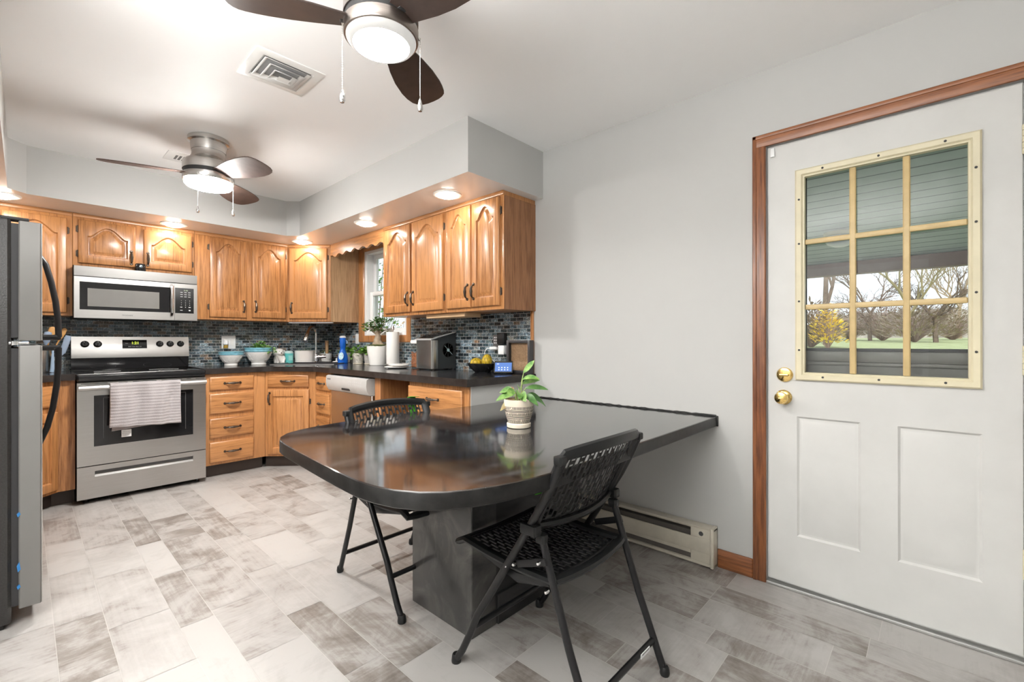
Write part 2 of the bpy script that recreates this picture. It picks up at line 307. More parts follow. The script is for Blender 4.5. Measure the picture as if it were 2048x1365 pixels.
# ------------------------------------------------------------------ mesh builder
class MB:
    def __init__(s): s.v = []; s.f = []; s.mi = []; s.cur = 0
    def add(s, vs, fs):
        o = len(s.v); s.v += [tuple(v) for v in vs]; s.f += [tuple(i+o for i in f) for f in fs]; s.mi += [s.cur]*len(fs)
    def loft(s, loops, cap0=True, cap1=True, closed=True):
        n = len(loops[0]); vs = [p for l in loops for p in l]; fs = []
        for k in range(len(loops)-1):
            for i in range(n if closed else n-1):
                j = (i+1) % n
                fs.append((k*n+i, k*n+j, (k+1)*n+j, (k+1)*n+i))
        if cap0: fs.append(tuple(range(n-1, -1, -1)))
        if cap1: fs.append(tuple((len(loops)-1)*n+i for i in range(n)))
        s.add(vs, fs)
    def box(s, a, b, bev=0):
        x0, y0, z0 = [min(p, q) for p, q in zip(a, b)]; x1, y1, z1 = [max(p, q) for p, q in zip(a, b)]
        if bev <= 0:
            v = [(x0, y0, z0), (x1, y0, z0), (x1, y1, z0), (x0, y1, z0), (x0, y0, z1), (x1, y0, z1), (x1, y1, z1), (x0, y1, z1)]
            s.add(v, [(3, 2, 1, 0), (4, 5, 6, 7), (0, 1, 5, 4), (1, 2, 6, 5), (2, 3, 7, 6), (3, 0, 4, 7)]); return
        e = min(bev, (x1-x0)/2.01, (y1-y0)/2.01, (z1-z0)/2.01)
        def lp(z, i):
            k = i
            xa, xb, ya, yb = x0+k, x1-k, y0+k, y1-k; c = e-k if e > k else 0; c = max(c, 1e-5)
            return [(xa+c, ya, z), (xb-c, ya, z), (xb, ya+c, z), (xb, yb-c, z), (xb-c, yb, z), (xa+c, yb, z), (xa, yb-c, z), (xa, ya+c, z)]
        s.loft([lp(z0, e*.999), lp(z0+e*.3, e*.3), lp(z0+e, 0), lp(z1-e, 0), lp(z1-e*.3, e*.3), lp(z1, e*.999)])
    def lathe(s, prof, c=(0, 0, 0), n=32, sx=1, sy=1, cap0=True, cap1=True, axis='z'):
        loops = []
        for r, z in prof:
            l = []
            for i in range(n):
                a = 2*PI*i/n; p = (math.cos(a)*r*sx, math.sin(a)*r*sy, z)
                if axis == 'x': p = (p[2], p[0], p[1])
                if axis == 'y': p = (p[1], p[2], p[0])
                l.append((p[0]+c[0], p[1]+c[1], p[2]+c[2]))
            loops.append(l)
        s.loft(loops, cap0, cap1)
    def tube(s, pts, r, n=10, cap=True, flat=1.0):
        pts = [Vector(p) for p in pts]; m = len(pts)
        rs = r if isinstance(r, (list, tuple)) else [r]*m
        t0 = (pts[1]-pts[0]).normalized(); ref = Vector((0, 0, 1)) if abs(t0.z) < .9 else Vector((1, 0, 0))
        loops = []
        for i in range(m):
            t = (pts[min(i+1, m-1)]-pts[max(i-1, 0)]).normalized()
            a = (ref - t*ref.dot(t)); a = a.normalized() if a.length > 1e-6 else t.orthogonal().normalized(); ref = a; b = t.cross(a)
            loops.append([tuple(pts[i] + (a*math.cos(2*PI*k/n) + b*math.sin(2*PI*k/n)*flat)*rs[i]) for k in range(n)])
        s.loft(loops, cap, cap)
    def ball(s, c, r, n=12, sz=1, sx=1, sy=1):
        pr = [(max(1e-4, r*math.sin(PI*k/(n//2+1))), -r*sz*math.cos(PI*k/(n//2+1))) for k in range(n//2+2)]
        s.lathe(pr, c, n, sx, sy)
    def prism(s, poly, z0, z1, bev=0):
        if bev:
            cx = sum(p[0] for p in poly)/len(poly); cy = sum(p[1] for p in poly)/len(poly)
            def ins(d):
                o = []
                for x, y in poly:
                    v = Vector((cx-x, cy-y)); v = v.normalized()*d if v.length > 0 else v; o.append((x+v.x, y+v.y))
                return o
            q = ins(bev)
            s.loft([[(x, y, z0) for x, y in q], [(x, y, z0+bev) for x, y in poly], [(x, y, z1-bev) for x, y in poly], [(x, y, z1) for x, y in q]])
        else: s.loft([[(x, y, z0) for x, y in poly], [(x, y, z1) for x, y in poly]])
    def xf(s, M, start=0):
        s.v[start:] = [tuple(M @ Vector(v)) for v in s.v[start:]]
    def build(s, name, mats, parent=None, loc=None, rot=None, sharp=38, smooth=True):
        me = bpy.data.meshes.new(name); me.from_pydata(s.v, [], s.f)
        for m in (mats if isinstance(mats, (list, tuple)) else [mats]): me.materials.append(m)
        me.polygons.foreach_set('material_index', s.mi)
        me.update()
        if smooth:
            me.polygons.foreach_set('use_smooth', [True]*len(me.polygons)); me.set_sharp_from_angle(angle=R(sharp))
        o = bpy.data.objects.new(name, me); COL.objects.link(o)
        if parent: o.parent = parent
        if loc: o.location = loc
        if rot: o.rotation_euler = rot
        return o
def tag(o, label=None, cat=None, group=None, kind=None):
    if label: o['label'] = label
    if cat: o['category'] = cat
    if group: o['group'] = group
    if kind: o['kind'] = kind
    return o
def thing(name, label, cat, loc=(0, 0, 0), rotz=0, group=None, kind=None):
    o = bpy.data.objects.new(name, None); COL.objects.link(o); o.location = loc; o.rotation_euler = (0, 0, rotz); o.empty_display_size = .05
    return tag(o, label, cat, group, kind)
def bx(name, a, b, mat, parent=None, bev=0):
    m = MB(); m.box(a, b, bev); return m.build(name, mat, parent)
def text(name, s, size, mat, parent, loc, rot, align='CENTER', ext=.0004):
    cu = bpy.data.curves.new(name, 'FONT'); cu.body = s; cu.size = size; cu.align_x = align; cu.align_y = 'CENTER'; cu.extrude = ext
    t = bpy.data.objects.new(name, cu); COL.objects.link(t)
    me = bpy.data.meshes.new_from_object(t.evaluated_get(bpy.context.evaluated_depsgraph_get()))
    bpy.data.objects.remove(t); bpy.data.curves.remove(cu)
    me.materials.clear(); me.materials.append(mat); me.name = name
    o = bpy.data.objects.new(name, me); COL.objects.link(o); o.parent = parent; o.location = loc; o.rotation_euler = rot
    return o
def copy_tree(o, parent=None):
    c = o.copy(); COL.objects.link(c)
    if parent: c.parent = parent
    for ch in list(o.children): copy_tree(ch, c)
    return c

W, YB, HC, HS = 2.396, 5.02, 2.423, 2.107
# ------------------------------------------------------------------ the room
def struct(name, mb, mat, **k): return tag(mb.build(name, mat, **k), kind='structure')
def make_floor():
    m = MB(); cols = []
    widths = [.197, .116, .203, .146]; g = .0011
    x = .228 - .662*5; k = 0
    random.seed(3)
    while x < W+.02:
        wd = widths[k % 4]; y = -2.6 - random.random()*.4 + (.0)
        if abs(x-.228) < .01: y = 2.848-.45*13
        while y < YB:
            ln = random.choice([.45, .45, .55, .5]); y1 = y+ln
            a, b2, c, d = max(x, -2.05)+g, min(x+wd, W+.01)-g, max(y, -2.6)+g, min(y1, YB)-g
            if b2 > a and d > c:
                m.add([(a, c, 0), (b2, c, 0), (b2, d, 0), (a, d, 0)], [(0, 1, 2, 3)]); cols.append((random.random(), random.random(), 0))
            y = y1
        x += wd; k += 1
    n = len(m.f)
    m.add([(-2.05, -2.6, -.0012), (W+.01, -2.6, -.0012), (W+.01, YB, -.0012), (-2.05, YB, -.0012)], [(0, 1, 2, 3)]); cols.append((.5, .5, 1))
    m.add([(-2.05, -2.6, -.06), (W+.01, -2.6, -.06), (W+.01, YB, -.06), (-2.05, YB, -.06)], [(3, 2, 1, 0)]); cols.append((.5, .5, 1))
    o = m.build('floor', FLOOR, smooth=False)
    at = o.data.attributes.new('tile', 'FLOAT_COLOR', 'CORNER')
    li = 0
    for p, c in zip(o.data.polygons, cols):
        for l in p.loop_indices: at.data[l].color = (*c, 1)
    tag(o, kind='structure')
make_floor()
m = MB(); m.box((-2.1, -2.65, HC), (W+.16, YB+.15, HC+.12)); struct('ceiling', m, CEIL)
DY0, DY1, DZ = -.236, .584, 2.062           # back door opening
WY0, WY1, WZ0, WZ1 = 3.535, 4.297, 1.20, 2.06   # kitchen window opening
m = MB()
def wr(y0, y1, z0, z1): m.box((W, y0, z0), (W+.15, y1, z1))
wr(-2.65, DY0, 0, HC); wr(DY0, DY1, DZ, HC); wr(DY1, WY0, 0, HC); wr(WY0, WY1, 0, WZ0); wr(WY0, WY1, WZ1, HC); wr(WY1, YB+.15, 0, HC)
struct('wall_right', m, WALL)
m = MB(); m.box((-.93, YB, 0), (W, YB+.15, HC)); struct('wall_back', m, WALL)
m = MB(); m.box((-.93, 1.9, 0), (-.78, YB, HC)); m.box((-2.1, 1.9, 0), (-.93, 2.02, HC)); m.box((-2.15, -2.65, 0), (-2.03, 1.9, HC)); struct('wall_left', m, WALL)
m = MB(); m.box((-2.03, -2.65, 0), (W, -2.53, HC)); struct('wall_front', m, WALL)
# dropped soffit: right run, back run, left run with chamfered inside corners
pr_ = [(W, 1.94), (1.72, 1.94), (1.72, 4.25), (1.636, 4.334), (.0134, 4.334), (-.0686, 4.252), (-.0686, 1.9), (-.78, 1.9), (-.78, YB), (W, YB)]
m = MB()
n_ = len(pr_)
m.add([(x, y, HS) for x, y in pr_] + [(x, y, HC) for x, y in pr_], [(i, (i+1) % n_, n_+(i+1) % n_, n_+i) for i in range(n_)])
m.cur = 1
m.add([(x, y, HS) for x, y in pr_], [(0, 9, 8, 4, 3, 2, 1)[::-1], (8, 7, 6, 5, 4)[::-1]])
struct('wall_soffit', m, [WALL, SOFF], smooth=False)
# mosaic backsplash
m = MB(); m.box((-.775, YB-.008, .917), (W-.009, YB, 1.36)); struct('wall_backsplash_back', m, BACKX)
m = MB()
for y0, y1, z0, z1 in ((2.045, 3.47, .917, 1.36), (3.47, 4.405, .917, 1.128), (4.405, YB-.008, .917, 1.36)): m.box((W-.008, y0, z0), (W, y1, z1))
struct('wall_backsplash_right', m, BACKY)
m = MB(); m.box((W-.014, 2.02, .917), (W, 2.045, 1.36), .003); struct('trim_4', m, OAKZ)
# door casing, baseboard, threshold
m = MB()
def casing(m, y0, y1, z0, z1, flat):
    m.box((W-.013, y0, z0), (W, y1, z1), .004)
m.box((W-.014, DY1, 0), (W, .640, 2.118), .004); m.box((W-.018, .622, 0), (W-.010, .640, 2.118), .003)
m.box((W-.014, DY0-.058, 0), (W, DY0, 2.118), .004)
struct('trim_1', m, TRIM)
m = MB(); m.box((W-.0145, DY0-.058, DZ-.002), (W, .640, 2.118), .004); m.box((W-.018, DY0-.058, 2.10), (W-.010, .640, 2.118), .003); struct('trim_2', m, TRIMH)
m = MB(); m.box((W-.013, .641, 0), (W, .805, .092), .004); struct('baseboard_right', m, TRIMH)
m = MB(); m.box((W-.012, DY0, 0), (W+.14, DY1, .014), .003); m.box((W+.018, DY0, .014), (W+.08, DY1, .024), .003); struct('trim_3', m, ALU)
m = MB(); m.box((W+.02, DY1-.006, .014), (W+.15, DY1, DZ)); m.box((W+.02, DY0, .014), (W+.15, DY0+.006, DZ)); m.box((W+.02, DY0, DZ-.006), (W+.15, DY1, DZ)); struct('trim_5', m, DOORW)

# entry door ------------------------------------------------------------
def ring_panel(m, frames, y_of):
    pass
door = thing('door_1', 'white entry door with nine pane window and two raised panels', 'door', (W+.006, .170, 0), 0, kind='structure')
X0, X1 = 0, .044
def dy(y): return y-.170
m = MB()
ya, yb = -.228, .576
gy0, gy1, gz0, gz1 = -.105, .443, .985, 1.895
py = [(.23, .461), (-.128, .11)]; pz0, pz1 = .25, .797
for a, b, c, d in ((ya, yb, .026, pz0), (ya, yb, pz1, gz0), (ya, yb, gz1, 2.052), (ya, -.128, pz0, pz1), (.11, .23, pz0, pz1), (.461, yb, pz0, pz1), (ya, gy0, gz0, gz1), (gy1, yb, gz0, gz1)):
    m.box((X0, dy(a), c), (X1, dy(b), d))
for a, b in py:
    def rect(i, x): return [(x, dy(a)+i, pz0+i), (x, dy(b)-i, pz0+i), (x, dy(b)-i, pz1-i), (x, dy(a)+i, pz1-i)]
    m.loft([rect(0, 0), rect(.006, .007), rect(.012, .009), rect(.018, .004), rect(.04, .004), rect(.048, .001)][::-1] if False else [rect(0, 0), rect(.008, .008), rect(.014, .008), rect(.02, .006), rect(.046, .001)], cap0=False, cap1=True)
m.build('slab', DOORW, door)
m = MB()
o0, o1, q0, q1 = -.128, .465, .963, 1.917
def fr(i, x): return [(x, dy(o0)+i, q0+i), (x, dy(o1)-i, q0+i), (x, dy(o1)-i, q1-i), (x, dy(o0)+i, q1-i)]
m.loft([fr(0, .0), fr(0, -.010), fr(.006, -.016), fr(.024, -.014), fr(.030, -.008), fr(.036, -.008), fr(.037, .016)], False, False)
m.build('glass_frame', CREAM, door)
m = MB()
iy0, iy1, iz0, iz1 = -.091, .428, 1.0, 1.88
for k in (1, 2):
    y = iy0+(iy1-iy0)*k/3; m.box((-.004, dy(y)-.0115, iz0), (.012, dy(y)+.0115, iz1), .004)
    z = iz0+(iz1-iz0)*k/3; m.box((-.003, dy(iy0), z-.0115), (.011, dy(iy1), z+.0115), .004)
m.build('muntin_grid', GOLDM, door)
m = MB(); m.box((.018, dy(iy0)-.01, iz0-.01), (.022, dy(iy1)+.01, iz1+.01)); m.build('glass_pane', GLASS, door)
for y, z in [(.36, q1-.016), (.168, q1-.016), (-.03, q1-.016), (.36, q0+.018), (.168, q0+.018), (-.03, q0+.018)] + [(s, z) for s in (.449, -.112) for z in (1.1, 1.32, 1.58, 1.78)]:
    m = MB(); m.lathe([(.0001, -.0175), (.0045, -.0172), (.0045, -.012)], (0, dy(y), z), 10, axis='x'); m.build('frame_screw', BLACKM, door)
k = MB(); k.lathe([(.034, 0), (.034, -.006), (.029, -.011), (.0135, -.013), (.0125, -.026), (.017, -.033), (.0265, -.042), (.0285, -.052), (.025, -.061), (.012, -.0645), (.0001, -.065)], (0, dy(.513), .881), 28, axis='x'); kn = k.build('door_knob', BRASS, door)
k = MB(); k.box((-.073, dy(.513)-.008, .878), (-.064, dy(.513)+.008, .884), .002); k.build('lock_turn', BRASS, kn)
k = MB(); k.lathe([(.034, 0), (.034, -.004), (.030, -.012), (.022, -.014), (.0001, -.0145)], (0, dy(.509), .985), 28, axis='x'); kb = k.build('deadbolt', BRASS, door)
k = MB(); k.lathe([(.0001, -.018), (.006, -.018), (.007, -.013)], (0, dy(.509), .985), 12, axis='x'); k.box((-.026, dy(.509)-.021, .979), (-.016, dy(.509)+.021, .99), .004); k.build('thumb_turn', BRASS, kb)
bx('contact_sensor', (-.010, dy(.566), 2.005), (0, dy(.548), 2.046), VINYL, door, .002)
for z in (1.80, 1.02, .3):
    m = MB()
    for i in range(5): m.lathe([(.006, .021*i), (.006, .021*i+.019)], (-.002, dy(-.228)-.004, z), 8)
    m.build('hinge', CREAM, door)
k = MB(); k.box((.012, dy(.576), .86), (.036, dy(.5775), .905)); k.build('latch_plate', BRASS, door)
# storm door behind it
sd = thing('storm_door', 'outer storm door with shade-darkened kick panel seen through the entry door glass', 'door', (W+.115, .17, 0), kind='structure')
m = MB(); m.box((0, dy(-.23), .02), (.028, dy(-.15), 2.05)); m.box((0, dy(.46), .02), (.028, dy(.575), 2.05)); m.box((0, dy(-.15), 1.95), (.028, dy(.46), 2.05)); m.build('frame', VINYL, sd)
m = MB(); m.box((.002, dy(-.15), .02), (.026, dy(.46), 1.03)); m.box((-.004, dy(-.15), 1.03), (.03, dy(.46), 1.046), .004); m.box((-.003, dy(-.15), 1.046), (.028, dy(.46), 1.095), .004); m.build('kick_panel', OUTGREY, sd)  # white kick panel coloured dark grey to stand for its shade
bx('panel_sweep', (-.006, dy(-.15), 1.095), (.03, dy(.46), 1.108), RUBBER, sd)
bx('screen_edge', (-.004, dy(.44), 1.1), (.004, dy(.462), 1.95), RUBBER, sd)
bx('header_track', (-.004, dy(-.15), 1.925), (.004, dy(.46), 1.95), RUBBER, sd)

# kitchen window -----------------------------------------------------------
win = thing('window_1', 'white double hung window with oak casing over the counter', 'window', (W, 3.916, 0), kind='structure')
def wy(y): return y-3.916
m = MB()
for y0, y1, z0, z1 in ((4.297, 4.399, 1.135, 2.1), (3.47, 3.535, 1.135, 2.1)): m.box((-.018, wy(y0), z0), (0, wy(y1), z1), .005)
for z0, z1 in ((1.135, 1.20), (2.06, 2.1)): m.box((-.0175, wy(3.535), z0), (0, wy(4.297), z1), .005)
m.build('casing', OAKZ, win)
m = MB()
for y0, y1, z0, z1 in ((4.255, 4.297, 1.2, 2.06), (3.535, 3.577, 1.2, 2.06), (3.577, 4.255, 1.2, 1.225), (3.577, 4.255, 2.03, 2.06)): m.box((-.006, wy(y0), z0), (.13, wy(y1), z1), .003)
m.build('frame', VINYL, win)
def sash(nm, xa, z0, z1):
    m = MB()
    for y0, y1, a, b in ((4.205, 4.254, z0, z1), (3.578, 3.627, z0, z1), (3.627, 4.205, z0, z0+.045), (3.627, 4.205, z1-.04, z1)): m.box((xa, wy(y0), a), (xa+.035, wy(y1), b), .004)
    s = m.build('sash', VINYL, win)
    bx('glass_pane', (xa+.015, wy(3.627), z0+.045), (xa+.019, wy(4.205), z1-.04), GLASS, s)
sash('sash', .03, 1.226, 1.645); sash('sash', .07, 1.605, 2.03)
m = MB(); m.lathe([(.006, -.006), (.006, .0), (.012, .002), (.012, .009)], (.06, wy(3.916), 1.646), 14); m.build('sash_lock', VINYL, win)

# ------------------------------------------------------------------ cabinets
def panel_door(m, x0, x1, z0, z1, yf, th=.019, arch=.075, top=.042, side=.048, bot=.058, grooves=True):
    cx = (x0+x1)/2; A = (x1-x0)/2; a = A-side; zt = z1-top; zs = zt-arch; zb = z0+bot
    nA, nS, nB = 28, 4, 6
    def inner(d):
        aa, b, s, t = a-d, zb+d, zs-d, zt-d; o = []
        for i in range(nB): o.append((-aa+2*aa*i/nB, b))
        for i in range(nS): o.append((aa, b+(s-b)*i/nS))
        for i in range(nA):
            x = aa-2*aa*i/nA; u = x/aa
            bell = math.cos(PI/2*min(1, abs(u)/.88))**1.3; o.append((x, s+(t-s)*bell))
        for i in range(nS): o.append((-aa, s+(b-s)*i/nS))
        return [(cx+x, z) for x, z in o]
    def outer(d):
        aa, b, t = A-d, z0+d, z1-d; o = []
        for i in range(nB): o.append((-aa+2*aa*i/nB, b))
        for i in range(nS): o.append((aa, b+(t-b)*i/nS))
        for i in range(nA): o.append((aa-2*aa*i/nA, t))
        for i in range(nS): o.append((-aa, t+(b-t)*i/nS))
        return [(cx+x, z) for x, z in o]
    def L(p, y): return [(x, y, z) for x, z in p]
    dd = min(.034, a*.42)
    m.loft([L(outer(0), yf+th), L(outer(0), yf+.006), L(outer(.003), yf+.002), L(outer(.007), yf), L(inner(0), yf), L(inner(.003), yf+.005), L(inner(.007), yf+.012), L(inner(.013), yf+.013), L(inner(dd), yf+.003), L(inner(dd+.003), yf+.002)])
def drawer_front(m, x0, x1, z0, z1, yf, th=.019):
    def rc(d, y): return [(x0+d, y, z0+d), (x1-d, y, z0+d), (x1-d, y, z1-d), (x0+d, y, z1-d)]
    m.loft([rc(0, yf+th), rc(0, yf+.008), rc(.004, yf+.004), rc(.010, yf+.001), rc(.014, yf)])
def pull(parent, c, vert=True, ln=.092):
    # bail style bronze pull bowed out of the face, with end rosettes
    m = MB(); pts = []; rs = []
    for i in range(17):
        t = -1+2*i/16; o = -.004-.020*(1-t**4); s = t*ln/2
        pts.append((c[0], c[1]+o, c[2]+s) if vert else (c[0]+s, c[1]+o, c[2])); rs.append(.0048+.0060*max(0, 1-abs(t)*1.15)+(.0022 if abs(abs(t)-.62) < .07 else 0))
    m.tube(pts, rs, 8)
    for s in (-1, 1):
        q = (c[0], c[1], c[2]+s*ln/2*1.06) if vert else (c[0]+s*ln/2*1.06, c[1], c[2])
        m.lathe([(.0105, 0), (.0105, -.003), (.008, -.007), (.0001, -.008)], q, 10, axis='y')
    return m.build('handle', BRONZE, parent)
def hinge(parent, x, z, yf):
    m = MB(); m.lathe([(.0045, -.026), (.0045, .026)], (x, yf-.002, z), 8); m.box((x-.010, yf+.0005, z-.022), (x+.010, yf+.003, z+.022), .001)
    return m.build('hinge', BRONZE, parent)
def cabinet(name, label, cat, loc, rot, w, d, h, doors=(), drawers=(), toe=0, body=OAKZ, crown=True, extra=None):
    t = thing(name, label, cat, loc, rot)
    m = MB(); m.box((0, 0, toe), (w, d, h-.001), .0015); m.build('carcass', body, t)
    if crown: bx('crown_strip', (0, -.006, h-.028), (w, 0, h), OAKH, t, .002)
    for x0, x1, z0, z1, arch, hs in doors:
        m = MB(); panel_door(m, x0, x1, z0, z1, -.020, arch=arch, top=.042 if arch else .058)
        dd = m.build('door', OAKZ, t)
        hx = x1-.026 if hs > 0 else x0+.026
        low = toe == 0
        hz = z0+.105 if (z1-z0 > .45 and low) else (z0+.075 if low else z1-.09)
        pull(dd, (hx, -.0205, hz), True)
        ex = x0-.004 if hs > 0 else x1+.004
        for z in ((z0+.09, z1-.09) if z1-z0 > .4 else (z0+.07, z1-.07)): hinge(dd, ex, z, -.003)
    for x0, x1, z0, z1 in drawers:
        m = MB(); drawer_front(m, x0, x1, z0, z1, -.020); dr = m.build('drawer', OAKH, t); pull(dr, ((x0+x1)/2, -.0205, (z0+z1)/2), False, .11)
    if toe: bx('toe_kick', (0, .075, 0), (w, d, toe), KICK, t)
    return t
UF = 4.71; UB = YB-.0085
# uppers on the back wall
cabinet('wall_cabinet', 'oak wall cabinet partly hidden behind the refrigerator handle', 'cabinet', (-.78, UF, 1.335), 0, 1.028, UB-UF, HS-1.335,
        [(.672, .999, .022, .722, .075, -1)])
cabinet('wall_cabinet', 'short two door oak cabinet directly above the microwave', 'cabinet', (.250, UF, 1.715), 0, .760, UB-UF, HS-1.715,
        [(.030, .362, .020, .345, .075, 1), (.414, .741, .022, .337, .075, -1)])
cabinet('wall_cabinet', 'two door oak wall cabinet right of the microwave', 'cabinet', (1.012, UF, 1.338), 0, .775, UB-UF, HS-1.338,
        [(.109, .405, .022, .732, .08, 1), (.453, .752, .028, .732, .08, -1)])
# diagonal corner upper
def poly_cab(name, label, fp, h0, h1, toe=0):
    pass
dc = thing('corner_cabinet', 'diagonal oak corner wall cabinet with one arched door above the sink', 'cabinet', (1.787, 4.71, 1.338), R(-45))
inv = Matrix.Rotation(R(45), 4, 'Z')
def loc45(x, y, ox, oy):
    v = inv @ Vector((x-ox, y-oy, 0)); return (v.x, v.y)
fp = [loc45(x, y, 1.787, 4.71) for x, y in ((1.787, 4.71), (2.084, 4.413), (W-.001, 4.413), (W-.001, UB), (1.787, UB))]
m = MB(); m.prism(fp, 0, HS-1.340); m.build('carcass', OAKZ, dc)
fw = math.hypot(.297, .297)
sp_ = [loc45(x, y, 1.787, 4.71) for x, y in ((2.088, 4.410), (W-.002, 4.410), (W-.002, 4.4128), (2.088, 4.4128))]
m = MB(); m.prism(sp_, .001, HS-1.345); m.build('side_panel', OAKP, dc)['label'] = 'paler oak side panel'
bx('crown_strip', (0, -.006, HS-1.338-.028), (fw, 0, HS-1.338), OAKH, dc, .002)
m = MB(); panel_door(m, .022, .392, .03, .73, -.020, arch=.08); dd = m.build('door', OAKZ, dc)
pull(dd, (.05, -.0205, .135)); hinge(dd, .397, .12, -.003); hinge(dd, .397, .64, -.003)
# uppers on the right wall: local x runs towards the camera
ud = W-2.084-.001
cabinet('wall_cabinet', 'two door oak wall cabinet beside the window, left of the end cabinet', 'cabinet', (2.084, 3.431, 1.348), R(-90), .841, ud, HS-1.348,
        [(.046, .412, .024, .722, .08, 1), (.436, .818, .024, .720, .08, -1)])
endc = cabinet('wall_cabinet', 'end oak wall cabinet with two narrow arched doors and exposed side panel', 'cabinet', (2.084, 2.588, 1.348), R(-90), .579, ud, HS-1.348,
        [(.019, .278, .024, .722, .08, 1), (.289, .551, .024, .724, .08, -1)])
bx('side_panel', (.579, .004, .0), (.5815, ud, HS-1.348-.03), OAKD, endc)['label'] = 'darker oak side panel'  # thin panel coloured darker and redder than the door oak
# scalloped valance across the window
m = MB(); n = 90; top = []; bot = []
y0, y1 = 4.412, 3.432
for i in range(n+1):
    t = i/n; ed = .5+.5*math.cos(2*PI*t)
    z = 1.995 + .012*math.sin(t*2*PI*6.5+.5) - .012*abs(2*t-1)
    top.append((0, -t*(y0-y1), HS-1.9)); bot.append((0, -t*(y0-y1), z-1.9))
m.loft([[(x, y, z) for x, y, z in top]+[(x, y, z) for x, y, z in bot[::-1]], [(x+.019, y, z) for x, y, z in top]+[(x+.019, y, z) for x, y, z in bot[::-1]]])
va = m.build('valance', OAKH, None, (2.085, y0, 1.9)); tag(va, 'scalloped oak valance bridging the cabinets above the window', 'valance')
# under cabinet light boxes
o = bx('under_cabinet_light', (0, -.45, 0), (.16, 0, .03), P('tan_light_box', (.62, .42, .24), .5), None, .004); o.location = (2.12, 2.88, 1.317); tag(o, 'tan light box fixed under the right wall cabinets', 'light')
o = bx('light_strip', (0, 0, 0), (.43, .045, .012), WHITE, None, .003); o.location = (1.80, 4.72, 1.325); o.rotation_euler = (0, 0, R(-45)); tag(o, 'thin pale light strip under the diagonal corner cabinet', 'light')

# base cabinets
BF = 4.418
cabinet('drawer_cabinet', 'oak base cabinet with four stacked drawers right of the stove', 'cabinet', (1.022, BF, 0), 0, .460, UB-BF, .871, (),
        [(.030, .362, .733, .844), (.030, .362, .535, .702), (.030, .362, .333, .495), (.030, .362, .127, .297)], toe=.106, crown=False)
sc_ = thing('corner_cabinet', 'diagonal oak sink base cabinet with drawer front over a door', 'cabinet', (1.484, BF, 0), R(-45))
fp = [loc45(x, y, 1.484, BF) for x, y in ((1.484, BF), (1.802, 4.100), (W-.001, 4.100), (W-.001, UB), (1.484, UB))]
m = MB(); m.prism(fp, .106, .871); m.build('carcass', OAKZ, sc_)
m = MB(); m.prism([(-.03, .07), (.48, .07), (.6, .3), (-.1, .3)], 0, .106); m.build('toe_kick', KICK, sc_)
m = MB(); drawer_front(m, .026, .388, .730, .840, -.020); dr = m.build('drawer', OAKH, sc_); pull(dr, (.207, -.0205, .785), False, .11)
m = MB(); panel_door(m, .026, .392, .125, .708, -.020, arch=0, top=.058); dd = m.build('door', OAKZ, sc_); pull(dd, (.047, -.0205, .63)); hinge(dd, .397, .6, -.003); hinge(dd, .397, .2, -.003)
BR = 1.802; bd = W-BR-.001
cabinet('drawer_cabinet', 'narrow oak drawer stack between the sink base and dishwasher', 'cabinet', (BR, 4.098, 0), R(-90), .296, bd, .871, (),
        [(.026, .284, .714, .832), (.026, .284, .505, .681), (.026, .284, .31, .478), (.026, .284, .127, .285)], toe=.106, crown=False)
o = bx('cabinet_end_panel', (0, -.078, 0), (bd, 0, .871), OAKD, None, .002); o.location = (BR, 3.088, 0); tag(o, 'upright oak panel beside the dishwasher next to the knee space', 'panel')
dcab = cabinet('drawer_cabinet', 'oak drawer cabinet at the counter end with pale painted side', 'cabinet', (BR, 2.636, 0), R(-90), .610, bd, .871, (),
        [(.004, .560, .70, .842), (.004, .560, .46, .672), (.004, .560, .14, .43)], toe=.106, crown=False)
bx('painted_side', (.610, .012, .0), (.616, bd, .870), WALL, dcab)['label'] = 'pale grey painted side panel'
lc = thing('corner_cabinet', 'oak base cabinet left of the stove, mostly behind the refrigerator', 'cabinet', (.162, BF, 0))
fp = [(x-.162, y-BF) for x, y in ((.246, BF), (.162, BF), (-.13, 4.126), (-.13, 3.47), (-.775, 3.47), (-.775, UB), (.246, UB))]
m = MB(); m.prism(fp[::-1], .106, .871); m.build('carcass', OAKZ, lc)
fp = [(x-.162, y-BF) for x, y in ((.246, 4.49), (.13, 4.49), (-.20, 4.16), (-.20, 3.47), (-.775, 3.47), (-.775, UB), (.246, UB))]
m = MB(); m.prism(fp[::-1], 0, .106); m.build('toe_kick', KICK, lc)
m = MB(); panel_door(m, -.375, -.018, .125, .66, -.020, arch=0, top=.058); m.xf(Matrix.Rotation(R(45), 4, 'Z')); dd = m.build('door', OAKZ, lc)
m = MB(); drawer_front(m, -.375, -.018, .70, .84, -.020); m.xf(Matrix.Rotation(R(45), 4, 'Z')); m.build('drawer', OAKH, lc)

